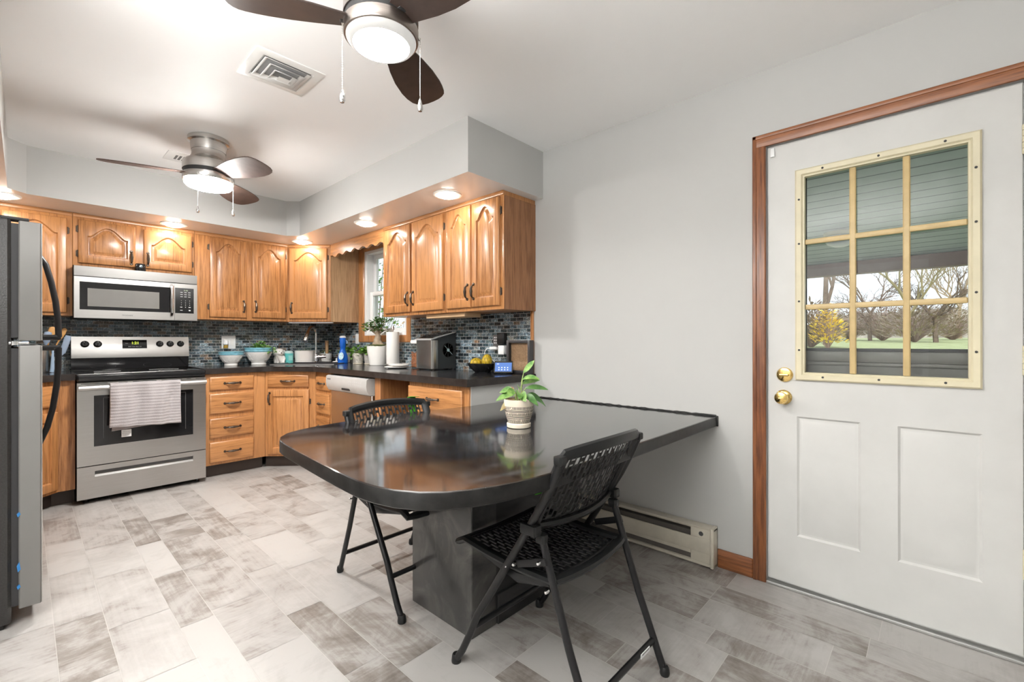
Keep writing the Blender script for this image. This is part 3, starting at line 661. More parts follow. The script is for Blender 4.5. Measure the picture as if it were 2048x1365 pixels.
# worktops ---------------------------------------------------------------
def arc(p0, p1, p2, n=8):
    return [((1-t)**2*p0[0]+2*t*(1-t)*p1[0]+t*t*p2[0], (1-t)**2*p0[1]+2*t*(1-t)*p1[1]+t*t*p2[1]) for t in [i/n for i in range(n+1)]]
CT0, CT1 = .872, .917
import bmesh
def slab(name, outline, hole, z0, z1, mats, label, cat, kind=None):
    bm = bmesh.new()
    def ring(pts, z): 
        vs = [bm.verts.new((x, y, z)) for x, y in pts]; es = [bm.edges.new((vs[i], vs[(i+1) % len(vs)])) for i in range(len(vs))]; return vs, es
    rings = []
    for z in (z0, z1):
        vo, eo = ring(outline, z); vh, eh = ring(hole, z) if hole else ([], [])
        bmesh.ops.triangle_fill(bm, use_beauty=True, edges=eo+eh); rings.append((vo, vh))
    for k in (0, 1):
        a, b = rings[0][k], rings[1][k]
        for i in range(len(a)):
            j = (i+1) % len(a); f = bm.faces.new((a[i], a[j], b[j], b[i])); f.material_index = 1
    bmesh.ops.recalc_face_normals(bm, faces=bm.faces)
    me = bpy.data.meshes.new(name); bm.to_mesh(me); bm.free()
    for mt in mats: me.materials.append(mt)
    o = bpy.data.objects.new(name, me); COL.objects.link(o); return tag(o, label, cat)
outl = [(1.018, 4.386)] + arc((1.40, 4.386), (1.50, 4.386), (1.56, 4.30), 8) + arc((1.70, 4.13), (1.765, 4.05), (1.765, 3.97), 8) + [(1.765, 2.0), (W-.009, 2.0), (W-.009, YB-.009), (1.018, YB-.009)]
sd2 = Vector((1, -1)).normalized(); sp2 = Vector((1, 1)).normalized(); sc0 = Vector((1.962, 4.587))*1.0
def sq(a, b): return [tuple(sc0 + sd2*x + sp2*y) for x, y in ((-a, -b), (a, -b), (a, b), (-a, b))]
slab('worktop', outl, sq(.285, .185), CT0, CT1, [COUNTER, EDGE], 'black tiled L shaped worktop along the back and right walls', 'worktop')
outl = [(.245, 4.386), (.175, 4.386), (-.10, 4.111), (-.10, 3.47), (-.775, 3.47), (-.775, YB-.009), (.245, YB-.009)]
slab('worktop', outl, None, CT0, CT1, [COUNTER, EDGE], 'black tiled worktop stub left of the stove', 'worktop')
# sink: rim, basin
sk = thing('sink', 'black drop in corner sink under the faucet', 'sink', (sc0.x, sc0.y, CT1), R(-45))
m = MB()
def rr(a, b, z): return [(-a, -b, z), (a, -b, z), (a, b, z), (-a, b, z)]
m.loft([rr(.305, .205, .0005), rr(.303, .203, .008), rr(.275, .175, .009), rr(.262, .162, -.004), rr(.25, .15, -.17)], False, True)
m.build('basin', P('black_composite', (.03, .03, .033), .35), sk)
bx('rim_highlight', (-.303, -.2055, .001), (.303, -.2035, .007), ALU, sk)

# stove ------------------------------------------------------------------
sv = thing('stove', 'stainless electric stove with black glass cooktop and digital clock', 'stove', (.251, 4.352, 0))
m = MB(); m.box((.003, .02, .03), (.757, .655, .905)); m.build('body', BLACKM, sv)
m = MB(); m.box((0, -.012, .862), (.760, .60, .909), .008); m.build('cooktop', BLACKG, sv)
for x, y, r in ((.2, .16, .1), (.56, .16, .08), (.2, .43, .08), (.56, .43, .1)): m = MB(); m.lathe([(r, .9093), (r, .9097), (r-.003, .9097), (r-.003, .9093)], (x, y, 0), 36, cap0=False, cap1=False); m.build('burner_ring', MARK, sv)
m = MB(); m.loft([[(0, .57, .92), (0, .56, 1.02), (0, .655, 1.02), (0, .655, .92)], [(.76, .57, .92), (.76, .56, 1.02), (.76, .655, 1.02), (.76, .655, .92)]]); m.box((.0, .585, .905), (.76, .655, .925)); m.build('vent_panel', BLACKG, sv)
m = MB(); m.loft([[(0, .545, 1.012), (0, .545, 1.05), (0, .568, 1.182), (0, .655, 1.182), (0, .655, 1.012)], [(.76, .545, 1.012), (.76, .545, 1.05), (.76, .568, 1.182), (.76, .655, 1.182), (.76, .655, 1.012)]]); bgd = m.build('backguard', STEEL, sv)
tilt = math.atan2(.023, .132)
def bgp(x, z): return (x, .545+(z-1.05)*.1742-.001, z)
for x in (.078, .153, .551, .624, .699):
    m = MB(); m.lathe([(.026, 0), (.026, -.004), (.0215, -.007), (.020, -.022), (.017, -.025), (.0001, -.0255)], (0, 0, 0), 22, axis='y'); m.box((-.004, -.034, -.019), (.004, -.022, .019), .002)
    kn = m.build('knob', BLACKP, bgd, bgp(x, 1.122), (-tilt, R(random.choice([0, 0, 15, -20])), 0))
    bx('pointer', (-.0012, -.0348, .006), (.0012, -.0338, .018), LABELW, kn)
m = MB(); m.box((-.08, -.002, -.036), (.08, .002, .036), .0015); dp = m.build('display', BLACKG, bgd, bgp(.384, 1.121), (-tilt, 0, 0))
text('clock_digits', '1:21', .030, LED, dp, (.002, -.0025, .008), (R(90), 0, 0))
text('button_print', 'Bake', .009, MARK, dp, (-.052, -.0025, .006), (R(90), 0, 0)); text('button_print', 'Broil  Timer  Start  Off', .009, MARK, dp, (.0, -.0025, -.021), (R(90), 0, 0))
od = bpy.data.objects.new('oven_door', None); bpy.data.objects.remove(od)
m = MB()
for a, b, c, d in ((.0, .760, .760, .852), (.0, .760, .268, .400), (.0, .087, .400, .760), (.673, .760, .400, .760)): m.box((a, -.004, c), (b, .02, d))
m.box((.002, .004, .27), (.758, .02, .85))
od = m.build('oven_door', STEEL, sv)
bx('door_glass', (.087, -.003, .400), (.673, .004, .760), BLACKG, od)
m = MB()
for a, b, c, d in ((.136, .139, .45, .742), (.622, .625, .45, .742), (.136, .625, .739, .742)): m.box((a, -.0036, c), (b, -.003, d))
m.build('inner_window_line', MARKD, od)
m = MB()
for x in (.03, .73): m.box((x-.018, -.05, .806), (x+.018, -.004, .83), .006)
m.loft([[(.006, -.046, .800), (.006, -.060, .806), (.006, -.064, .818), (.006, -.058, .832), (.006, -.046, .836)], [(.754, -.046, .800), (.754, -.060, .806), (.754, -.064, .818), (.754, -.058, .832), (.754, -.046, .836)]]); m.build('handle', STEEL, od)
m = MB()
for a, b in ((.02, .16), (.22, .27), (.30, .44), (.47, .60), (.63, .66), (.69, .75)): m.box((a, -.0045, .8435), (b, -.0035, .8475))
m.build('vent_slots', BLACKM, od)
m = MB()
for a, b, c, d in ((0, .76, .226, .262), (0, .76, .036, .186), (0, .092, .186, .226), (.674, .76, .186, .226)): m.box((a, -.004, c), (b, .02, d))
m.add([(.092, .016, .204), (.674, .016, .204), (.674, -.004, .186), (.092, -.004, .186)], [(3, 2, 1, 0)])
sdw = m.build('storage_drawer', STEEL, sv)
bx('pull_recess', (.092, .015, .200), (.674, .018, .226), P('recess_grey', (.10, .10, .10), .5), sdw)
for x in (.05, .71):
    m = MB(); m.lathe([(.016, 0), (.016, .008), (.008, .012), (.008, .04)], (x, .05, 0), 12); m.build('foot', BLACKM, sv)
# towel over oven handle
m = MB(); nx, nz = 60, 34; gr = []
tw = thing('dish_towel', 'taupe ribbed dish towel draped over the oven door handle', 'towel', (.251, 4.352, 0))
def fold(x, d): return .013*math.sin(x*31+.6)+.006*math.sin(x*67+d*3)
prof = [(-.052, .60, 1)]
def towel(yoff, x0, x1, zt, zb0, zb1, back=False):
    vs = []; fs = []
    for j in range(nz+1):
        t = j/nz
        for i in range(nx+1):
            u = i/nx; x = x0+(x1-x0)*u
            zb = zb0+(zb1-zb0)*u+ .012*math.sin(u*PI)*0
            z = zt-(zt-zb)*t; amp = min(1, t*3)
            xx = x + .006*math.sin(t*3)*(.5-u) - .004*t*(1 if u < .5 else -1)
            y = yoff - fold(x, t)*amp*1.1 - .004*t
            vs.append((xx, y, z))
    for j in range(nz):
        for i in range(nx):
            a = j*(nx+1)+i; fs.append((a, a+1, a+nx+2, a+nx+1))
    return vs, fs
vs, fs = towel(-.068, .166, .580, .840, .530, .512); m.add(vs, fs)
top_ = len(m.v)
vt = []; ft = []
for j in range(7):
    a = PI*j/6
    for i in range(nx+1):
        x = .166+(.414)*i/nx; vt.append((x, -.053-.015*math.cos(a), .840+.004*math.sin(a)))
for j in range(6):
    for i in range(nx):
        q = j*(nx+1)+i; ft.append((q, q+1, q+nx+2, q+nx+1))
m.add(vt, ft)
fr_ = m.build('front_fall', towelmat(), tw)
md = fr_.modifiers.new('thick', 'SOLIDIFY'); md.thickness = .005; md.offset = 0
m = MB(); vs, fs = towel(-.030, .182, .568, .838, .498, .528); m.add([(x, -.030+.25*(y+.030), z) for x, y, z in vs], fs); bk = m.build('rear_fall', fr_.data.materials[0], tw)
md = bk.modifiers.new('thick', 'SOLIDIFY'); md.thickness = .004; md.offset = 0
tg = bx('care_tag', (.232, -.034, .448), (.288, -.0335, .50), LABELW, tw)
for k, s in enumerate(('100% COTTON', 'MACHINE WASH', 'TUMBLE DRY')): text('tag_print', s, .0065, MARKD, tg, (.26, -.0345, .485-.012*k), (R(90), 0, 0))

# microwave --------------------------------------------------------------
mw = thing('microwave', 'stainless over the range microwave with black keypad', 'microwave', (.250, 4.600, 1.318))
m = MB(); m.box((0, .012, 0), (.757, UB-4.6, .385)); m.build('body', BLACKM, mw)
m = MB(); m.loft([[(0, .002, .312), (0, -.003, .383), (0, .06, .385), (0, .06, .312)], [(.757, .002, .312), (.757, -.003, .383), (.757, .06, .385), (.757, .06, .312)]]); m.build('top_grille', STEEL, mw)
m = MB()
for a, b, c, d in ((0, .598, .268, .305), (0, .598, 0, .062), (0, .030, .062, .268), (.59, .598, .062, .268)): m.box((a, -.004, c), (b, .014, d))
dr = m.build('door', STEEL, mw)
bx('door_glass', (.030, -.003, .062), (.59, .008, .268), BLACKG, dr)
bx('mesh_window', (.073, -.0036, .088), (.499, -.003, .222), P('mesh_grey', (.17, .165, .155), .3), dr)
m = MB(); m.tube([(.578, -.004, .29), (.578, -.032, .275), (.578, -.038, .17), (.578, -.032, .06), (.578, -.004, .04)], [.010, .012, .0125, .012, .010], 14); m.build('handle', CHROME, dr)
text('brand_print', 'FRIGIDAIRE', .013, MARKD, dr, (.30, -.0046, .028), (R(90), 0, 0))
cp = bx('control_panel', (.600, -.004, 0), (.757, .014, .305), STEEL, mw)
kp = bx('keypad', (.603, -.0055, .060), (.732, -.004, .270), BLACKP, cp, .003)
text('display_digits', '2:30', .017, LEDM, kp, (.676, -.0062, .250), (R(90), 0, 0))
m = MB()
for r_ in range(3):
    for c_ in range(3): m.box((.638+c_*.027, -.0062, .232-r_*.018), (.655+c_*.027, -.0055, .236-r_*.018))
m.build('key_print', MARK, kp)
for r_ in range(4):
    for c_ in range(3):
        s = ['123', '456', '789', '*0#'][r_][c_]
        if s in '*#': continue
        text('key_digit', s, .010, LABELW, kp, (.645+c_*.029, -.0062, .165-r_*.018), (R(90), 0, 0))
m = MB(); m.box((.637, -.0062, .108), (.652, -.0055, .114)); m.box((.695, -.0062, .108), (.710, -.0055, .114)); m.box((.637, -.0062, .082), (.654, -.0055, .087)); m.box((.697, -.0062, .080), (.709, -.0055, .090)); m.build('key_print', MARK, kp)
g = thing('gadget', 'small glossy black gadget sitting on top of the microwave', 'gadget', (.635, 4.632, 1.7035))
m = MB(); m.lathe([(.030, 0), (.034, .006), (.034, .05), (.028, .058), (.0001, .06)], (0, 0, 0), 20, 1, .7); m.build('housing', BLACKG, g)
m = MB(); m.lathe([(.0001, -.026), (.010, -.0255), (.012, -.02)], (0, 0, .036), 14, axis='y'); m.build('lens', P('lens_grey', (.3, .36, .4), .1, .5), g)

# dishwasher -------------------------------------------------------------
dw = thing('dishwasher', 'stainless dishwasher with pale control strip between drawer stack and oak panel', 'dishwasher', (BR, 3.795, 0), R(-90))
m = MB(); m.box((.004, .02, .05), (.676, bd, .862)); m.build('tub', BLACKM, dw)
m = MB(); m.box((.004, -.004, .12), (.672, .02, .726), .004); m.build('door_panel', STEELV, dw)
m = MB()
pf = [(-.004, .728), (-.028, .732), (-.046, .765), (-.052, .80), (-.048, .850), (-.03, .858), (.02, .858), (.02, .728)]
m.loft([[(.004, y, z) for y, z in pf], [(.672, y, z) for y, z in pf]]); cs = m.build('control_strip', GREYP, dw)
m = MB(); m.box((.27, -.047, .748), (.40, -.034, .766), .003); m.build('latch_recess', BLACKM, cs)
m = MB()
for i in range(7): m.box((.40+i*.03, -.0522, .82), (.412+i*.03, -.0502, .824)); m.box((.40+i*.03, -.0527, .80), (.408+i*.03, -.0507, .803))
m.build('key_print', MARK, cs)
text('brand_print', 'FRIGIDAIRE', .012, MARKD, cs, (.06, -.0518, .826), (R(90), 0, 0))
bx('toe_panel', (.004, .07, 0), (.672, .09, .115), BLACKM, dw)

# refrigerator ------------------------------------------------------------
fg = thing('refrigerator', 'black and stainless top freezer refrigerator with curved black handles', 'refrigerator', (-.034, 2.682, 0))
m = MB(); m.box((-.735, 0, .02), (0, .760, 1.632), .010); m.build('cabinet_body', FRIDGE, fg)
m = MB(); m.box((-.70, .02, 0), (-.02, .74, .025)); m.build('base_grille', BLACKM, fg)
def fdoor(nm, z0, z1):
    m = MB(); m.box((.0, .012, z0+.012), (.022, .748, z1-.012)); g = m.build('door_gasket', RUBBER, None)
    m = MB(); m.box((.020, 0, z0), (.084, .760, z1), .004); d = m.build(nm, GREYSIDE, fg); g.parent = d
    bx('steel_face', (.084, .002, z0+.002), (.0865, .758, z1-.002), STEELV, d)
    return d
fz = fdoor('freezer_door', 1.146, 1.628); fd = fdoor('refrigerator_door', .071, 1.127)
def fhandle(d, pts, base):
    m = MB(); m.tube(pts, [.013]*len(pts), 12, flat=1.2)
    m.box(base[0], base[1], .006); return m.build('handle', BLACKT, d)
xo = .034; yh = 3.36-2.682
H = lambda L: [(x+xo, yh, z) for x, z in L]
fhandle(fz, H([(.055, 1.64-.06), (.078, 1.54), (.098, 1.45), (.114, 1.35), (.123, 1.25), (.125, 1.165)]), ((.085, yh-.014, 1.150), (.168, yh+.014, 1.178)))
fhandle(fd, H([(.125, 1.11), (.123, 1.0), (.118, .92), (.104, .80), (.083, .70), (.055, .62)]), ((.085, yh-.014, 1.096), (.168, yh+.014, 1.124)))
m = MB(); m.lathe([(.016, 0), (.016, .016)], (.010, .016, 1.128), 14); m.box((-.012, .004, 1.131), (.05, .05, 1.141), .002); m.build('center_hinge', CHROME, fg)
m = MB(); m.box((-.03, .01, 1.629), (.05, .06, 1.642), .003); m.build('top_hinge', BLACKM, fg)
m = MB()
for z, h in ((.15, .02), (.22, .04), (.44, .02)): m.add([(.018, -.002, z), (.026, -.002, z+.01), (.022, -.002, z+h), (.015, -.002, z+h*.6), (.018, .008, z), (.026, .008, z+.01), (.022, .008, z+h), (.015, .008, z+h*.6)], [(0, 1, 2, 3), (7, 6, 5, 4), (0, 4, 5, 1), (1, 5, 6, 2), (2, 6, 7, 3), (3, 7, 4, 0)])
m.build('tape_scraps', BTAPE, fg)

# table --------------------------------------------------------------------
tb = thing('dining_table', 'black epoxy peninsula table with rounded end fixed to the right wall', 'table', (1.3, 1.45, 0))
out = [(2.392, .808), (1.7, .812), (1.25, .812), (1.08, .814), (.99, .822), (.916, .835), (.850, .853), (.788, .878), (.730, .912), (.684, .960), (.650, 1.022), (.632, 1.09), (.624, 1.17), (.628, 1.30), (.638, 1.45), (.652, 1.65), (.662, 1.78), (.675, 1.86), (.700, 1.925), (.745, 1.982), (.81, 2.022), (.89, 2.046), (.98, 2.062), (1.1, 2.074), (1.3, 2.074), (1.5, 2.058), (1.74, 2.024), (1.80, 2.016), (2.392, 2.016)]
out = [(x-1.3, y-1.45) for x, y in out]
def inset(poly, d):
    n = len(poly); o = []
    for i in range(n):
        a, b, c = Vector(poly[i-1]), Vector(poly[i]), Vector(poly[(i+1) % n])
        e1, e2 = (b-a).normalized(), (c-b).normalized(); n1, n2 = Vector((e1.y, -e1.x)), Vector((e2.y, -e2.x))
        k = (n1+n2); k = k/max(.3, k.length_squared)*2; o.append(tuple(b+k*d))
    return o
if (lambda q: sum(q[i-1][0]*q[i][1]-q[i][0]*q[i-1][1] for i in range(len(q))))(out) < 0: ins_ = lambda d: inset(out, d)
else: ins_ = lambda d: inset(out, -d)
m = MB()
LZ = lambda p, z: [(x, y, z) for x, y in p]
m.loft([LZ(ins_(.0015), .7555), LZ(ins_(.004), .758)], False, True); m.cur = 1
m.loft([LZ(ins_(.004), .709), LZ(out, .713), LZ(out, .7535), LZ(ins_(.0015), .7555)], True, False)
m.build('tabletop', [TABLE, TEDGE], tb)
m = MB(); m.box((1.165-1.3, 1.295-1.45, 0), (1.30-1.3, 1.685-1.45, .709), .003); m.build('pedestal', PED, tb)
m = MB(); m.box((1.30-1.3, 1.30-1.45, 0), (1.885-1.3, 1.44-1.45, .709), .002); m.box((1.302-1.3, 1.288-1.45, 0), (1.885-1.3, 1.302-1.45, .12), .002); m.build('support_wall', BLACKM, tb)
m = MB()
random.seed(5)
prev = None; pts = []
for i in range(60):
    y = .812+(2.014-.812)*i/59; pts.append((2.391-1.3, y-1.45, .760+random.random()*.004))
m.tube(pts, [.0045]*60, 6); m.box((2.386-1.3, .802-1.45, .709), (2.3955-1.3, .810-1.45, .762), .002); m.build('caulk_line', BLACKM, tb)

# folding chairs ---------------------------------------------------------
def slot_panel(nu, nv, fn, bar=.30):
    # grid with staggered through slots; fn(u,v) -> point
    m = MB(); us = []
    for i in range(nu): us += [i/nu, (i+bar)/nu]
    us.append(1.0)
    vs = [k/(nv*4) for k in range(nv*4+1)]
    idx = {}
    for a, u in enumerate(us):
        for b, v in enumerate(vs): idx[a, b] = len(m.v); m.v.append(tuple(fn(u, v)))
    for a in range(len(us)-1):
        for b in range(len(vs)-1):
            col = a//2; slot = (a % 2 == 1) and ((b + (2 if col % 2 else 0)) % 4 != 3) and 0 < b < len(vs)-2
            if slot: continue
            m.f.append((idx[a, b], idx[a+1, b], idx[a+1, b+1], idx[a, b+1])); m.mi.append(0)
    return m
def make_chair(label):
    t = thing('folding_chair', label, 'chair', (0, 0, 0), 0, 'black folding chairs at the table')
    hw = .232
    tp = [(.285, .012), (.255, .055), (.215, .13), (.175, .214), (.112, .31), (.045, .415), (-.04, .547), (-.106, .653), (-.150, .735), (-.178, .80)]
    for s in (-1, 1):
        m = MB(); m.tube([(s*hw, y, z) for y, z in tp], .0125, 12); fl = m.build('front_leg', BLACKT, t)
        m = MB(); m.lathe([(.017, 0), (.018, .008), (.0155, .026), (.0125, .03)], (s*hw, .287, 0), 12); m.build('foot_cap', BLACKP, fl)
        m = MB(); m.tube([(s*(hw-.022), -.088, .545), (s*(hw-.022), -.11, .48), (s*(hw-.022), -.188, .25), (s*(hw-.022), -.283, .012)], .0115, 12, flat=1.1); rl = m.build('rear_leg', BLACKT, t)
        m = MB(); m.lathe([(.015, 0), (.017, .008), (.0145, .026), (.0115, .03)], (s*(hw-.022), -.285, 0), 12); m.build('foot_cap', BLACKP, rl)
        m = MB(); m.box((s*(hw-.022)-.014, -.105, .527), (s*(hw-.022)+.014, -.070, .557), .006); m.build('leg_cap', BLACKP, rl)
        m = MB(); x = s*(hw-.008); m.box((x-.003, -.012, -.012), (x+.003, .115, .012), .003)
        m.xf(Matrix.Translation((0, -.105, .480)) @ Matrix.Rotation(R(-20), 4, 'X')); m.build('link_bar', BLACKT, t)
        for y, z in ((-.098, .479), (.002, .443), (.035, .428), (-.128, .405)):
            m = MB(); m.lathe([(.0001, .0150), (.004, .0148), (.0052, .013), (.0052, -.0)], (s*(hw-.003), y, z), 10, axis='x') if s > 0 else m.lathe([(.0052, 0), (.0052, -.013), (.004, -.0148), (.0001, -.015)], (s*(hw-.003), y, z), 10, axis='x')
            m.build('rivet', CHROME, t)
    m = MB(); m.tube([(-hw+.022, -.245, .105), (hw-.022, -.245, .105)], .0105, 10); rb = m.build('rear_stretcher', BLACKT, t)
    m = MB(); m.tube([(-hw, .205, .155), (hw, .205, .155)], .0105, 10); m.build('front_stretcher', BLACKT, t)
    # seat
    sw = .207
    def prof(v):   # v: 0 rear .. 1 front
        y = -.125+.42*v; z = .421+.022*v-.012*math.sin(PI*v)
        if v > .9: z -= (v-.9)**2*2.2
        return y, z
    def sf(u, v):
        y, z = prof(v); x = -sw+2*sw*u
        rear = -.018*(1-(2*u-1)**2)*(1-v)
        return (x*(.97+.03*v), y+rear, z-.006*(1-(2*u-1)**2))
    m = slot_panel(24, 8, lambda u, v: sf(.05+.9*u, .06+.88*v)); st = m.build('seat', BLACKP, t, sharp=60); md = st.modifiers.new('t', 'SOLIDIFY'); md.thickness = .005
    m = MB(); rim = [sf(u, 0) for u in [i/12 for i in range(13)]] + [sf(1, v) for v in [i/12 for i in range(1, 13)]] + [sf(1-u, 1) for u in [i/12 for i in range(1, 13)]] + [sf(0, 1-v) for v in [i/12 for i in range(1, 12)]]
    m.tube(rim+[rim[0]], .0125, 8, False, 1.5); m.build('seat_rim', BLACKP, st)
    for s in (-1, 1):
        m = MB()
        pl = [(s*(sw-.006), -.11, .408), (s*(sw-.006), .02, .385), (s*(sw-.006), .15, .41), (s*(sw-.006), .275, .432)]; m.tube(pl, [.010, .020, .014, .008], 8, True, .5)
        m.build('seat_support', BLACKP, st)
    # backrest
    bw = .215
    def bf(u, v):
        z = .575+.235*v + .022*(1-(2*u-1)**2)*(v-.35)
        y = -.058-.118*v - .038*(1-(2*u-1)**2) ; return (-bw+2*bw*u, y, z)
    m = slot_panel(21, 5, lambda u, v: bf(.03+.94*u, .03+.94*v)); bk = m.build('backrest', BLACKP, t, sharp=60); md = bk.modifiers.new('t', 'SOLIDIFY'); md.thickness = .0018
    def rimf(u, v):
        return bf(u, v)
    rim = [bf(i/14, 0) for i in range(15)] + [bf(1, .07+.86*i/6) for i in range(7)] + [bf(.985-.97*i/14, 1) for i in range(15)] + [bf(0, .93-.86*i/6) for i in range(7)]
    m = MB(); m.tube(rim+[rim[0]], .0125, 8, False, 1.5); m.build('backrest_rim', BLACKP, bk)
    for s in (-1, 1):
        bx('tube_sleeve', (s*hw-.018, -.19, .785), (s*hw+.016, -.158, .812), BLACKP, bk, .006); bx('tube_sleeve', (s*hw-.019, -.095, .555), (s*hw+.016, -.030, .588), BLACKP, bk, .006)
    return t
ch = make_chair('black folding chair nearest the camera with white sticker on its rear bar')
ch.location = (1.282, .962, 0)
c2 = copy_tree(ch); c2.location = (1.278, 1.873, 0); c2.rotation_euler = (0, 0, PI)
c2['label'] = 'black folding chair on the far side of the table with green tape on its back'
def tapestrip(par, pts, wv, name='tape', mat=GTAPE):
    m = MB(); m.loft([[p, tuple(Vector(p)+Vector(wv))] for p in pts], False, False, closed=False); o = m.build(name, mat, par); md = o.modifiers.new('t', 'SOLIDIFY'); md.thickness = .0015; return o
o = tapestrip(c2, [(-.185, -.165, .70), (-.185, -.205, .79), (-.185, -.213, .836), (-.185, -.175, .842)], (.045, -.010, .004)); o['label'] = 'green tape'
o = tapestrip(ch, [(-.228, -.075, .675), (-.226, -.088, .70), (-.225, -.104, .735)], (.022, -.012, .003)); o['label'] = 'green tape'
o = bx('sticker', (.095, -.2575, .098), (.155, -.2555, .113), LABELW, ch); o['label'] = 'white printed sticker'
text('sticker_print', 'WARNING  READ BEFORE USE', .0035, MARKD, o, (.125, -.2580, .108), (R(90), 0, 0)); 

# ceiling fans ------------------------------------------------------------
def make_fan(loc, k, base, label, metal, glassm, blade_mat, rimm, side):
    t = thing('ceiling_fan', label, 'ceiling fan', loc, 0, 'flush mount ceiling fans')
    m = MB(); m.lathe([(r*k, z) for r, z in ((.100, -.001), (.112, -.003), (.112, -.026), (.105, -.029), (.099, -.033), (.097, -.060), (.093, -.084))], n=48); m.build('canopy', metal, t)
    m = MB(); m.lathe([(r*k, z) for r, z in ((.092, -.085), (.0905, -.10), (.093, -.118), (.108, -.138), (.128, -.152), (.138, -.163), (.139, -.166), (.139, -.212))], n=48); m.cur = 0; m.build('motor_housing', metal, t)
    m = MB(); m.lathe([(r*k, z) for r, z in ((.134, -.211), (.134, -.236))], n=48); m.build('blade_slot', BLACKM, t)
    m = MB(); m.lathe([(r*k, z) for r, z in ((.134, -.234), (.139, -.236), (.139, -.270), (.136, -.274), (.131, -.275))], n=48); m.build('light_kit', metal, t)
    m = MB(); m.lathe([(r*k, z) for r, z in ((.130, -.2745), (.130, -.278-side), (.120, -.290-side), (.108, -.294-side), (.105, -.295-side))], n=48, cap0=False, cap1=False); lg = m.build('light_glass', rimm, t)
    m = MB(); m.lathe([(r*k, z) for r, z in ((.105, -.295-side), (.05, -.303-side), (.0001, -.304-side))], n=48, cap0=False); m.build('lit_diffuser', glassm, lg)
    up = [(.10, .046), (.16, .060), (.24, .080), (.32, .092), (.40, .094), (.45, .088), (.49, .076), (.515, .058), (.527, .036), (.531, .010)]
    lo = [(.529, -.020), (.523, -.050), (.512, -.072), (.497, -.086), (.475, -.093), (.44, -.097), (.40, -.098), (.32, -.092), (.24, -.078), (.16, -.060), (.10, -.046)]
    pol = [(x*k, y*k) for x, y in up+lo]
    for i in range(3):
        m = MB(); m.cur = 0; m.prism(pol, -.003, .003, .0015); m.xf(Matrix.Rotation(R(-13), 4, 'X'))
        b = m.build('blade', blade_mat, t, (0, 0, -.228), (0, R(2.0), R(base+120*i)))
        m = MB(); m.box((.085*k, -.022, -.004), (.15*k, .022, .0), .002); m.build('blade_iron', BLACKM, b)
    return t
def chain(t, x, y, z0, ln, mt, bob):
    m = MB(); n = int(ln/.0075)
    o = MB(); o.tube([(x*.93, y*.93, z0+.004), (x, y, z0)], .005, 8); 
    for i in range(n): m.ball((x, y, z0-i*.0075), .0017, 6)
    m.tube([(x, y, z0), (x, y, z0-ln)], .0008, 5)
    c = m.build('pull_chain', mt, t)
    m = MB(); m.lathe([(.0015, 0), (.004, -.006), (.0085, -.022), (.0095, -.034), (.0065, -.042), (.0001, -.043)], (x, y, z0-ln), 12); m.build('chain_pull', bob, c)
    o.build('chain_eyelet', mt, c)
FROST = glow('frosted_glass_rim', (.5, .49, .47), .75); G1 = glow('lamp_glass_near', (1, .965, .92), FAN_NEAR); G2 = glow('lamp_glass_far', (1, .975, .945), FAN_FAR)
f1 = make_fan((.815, 1.352, HC), .87, 33, 'dark nickel ceiling fan above the dining table', DNICK, G1, BLADE, FROST, 0)
f2 = make_fan((.80, 3.367, HC), 1.0, 48, 'bright nickel ceiling fan near the stove', NICKEL, G2, BLADEU, G2, .012)
CHAINM = P('chain_metal', (.42, .40, .37), .3, 1)
chain(f1, -.118, .040, -.262, .21, CHAINM, CHROME); chain(f1, .098, -.080, -.262, .20, CHAINM, NICKEL)
chain(f2, -.085, -.118, -.262, .20, CHROME, CHROME); chain(f2, .11, -.095, -.24, .20, CHROME, NICKEL)
m = MB(); m.lathe([(.0001, .016), (.004, .014), (.006, 0)], (.10, .07, -.252), 8, axis='x'); m.build('thumb_screw', BLACKM, f1)
# recessed lights
CANM = glow('can_lens', (1, .93, .83), CAN)
def can(x, y, label):
    t = thing('recessed_light', label, 'light', (x, y, HS), 0, 'recessed lights in the soffit')
    m = MB(); m.lathe([(.094, -.0005), (.092, -.006), (.068, -.008), (.060, -.004)], n=36, cap0=False, cap1=False); m.build('trim_ring', WHITE, t)
    m = MB(); m.lathe([(.0605, -.0045), (.052, -.016), (.032, -.023), (.0001, -.025)], n=30, cap0=False); m.build('lens', CANM, t)
can(.841, 4.575, 'recessed light above the microwave'); can(1.835, 4.47, 'recessed light in the soffit above the diagonal corner cabinet')
can(1.905, 3.398, 'recessed light above the window valance'); can(1.90, 2.345, 'recessed light above the end cabinet, nearest the wall corner'); can(-.10, 4.481, 'recessed light above the cabinet behind the refrigerator')
# ceiling registers
v = thing('ceiling_vent', 'square white ceiling diffuser with nested louvres', 'vent', (.838, 2.279, HC))
def sqr(a, b, z, cx=0, cy=0): return [(cx-a, cy-b, z), (cx-a, cy+b, z), (cx+a, cy+b, z), (cx+a, cy-b, z)]
m = MB(); m.loft([sqr(.150, .140, 0), sqr(.150, .140, -.004), sqr(.144, .134, -.007), sqr(.112, .102, -.008), sqr(.104, .094, -.002)], False, False); m.build('frame', WHITE, v)
bx('duct', (-.104, -.094, -.0005), (.104, .094, -.0001), P('duct_dark', (.28, .28, .28), .8), v)
for i, s in enumerate((.088, .063, .038)):
    m = MB(); m.loft([sqr(s+.016, s+.008, -.012-.003*i, .006*i, .008*i), sqr(s, s-.008, -.003, .006*i, .008*i)], False, False); o = m.build('louvre', WHITE, v); md = o.modifiers.new('t', 'SOLIDIFY'); md.thickness = .0015
m = MB(); m.add(sqr(.026, .018, -.019, .018, .024), [(0, 1, 2, 3)]); m.add(sqr(.026, .018, -.017, .018, .024), [(3, 2, 1, 0)]); m.build('center_plate', WHITE, v)
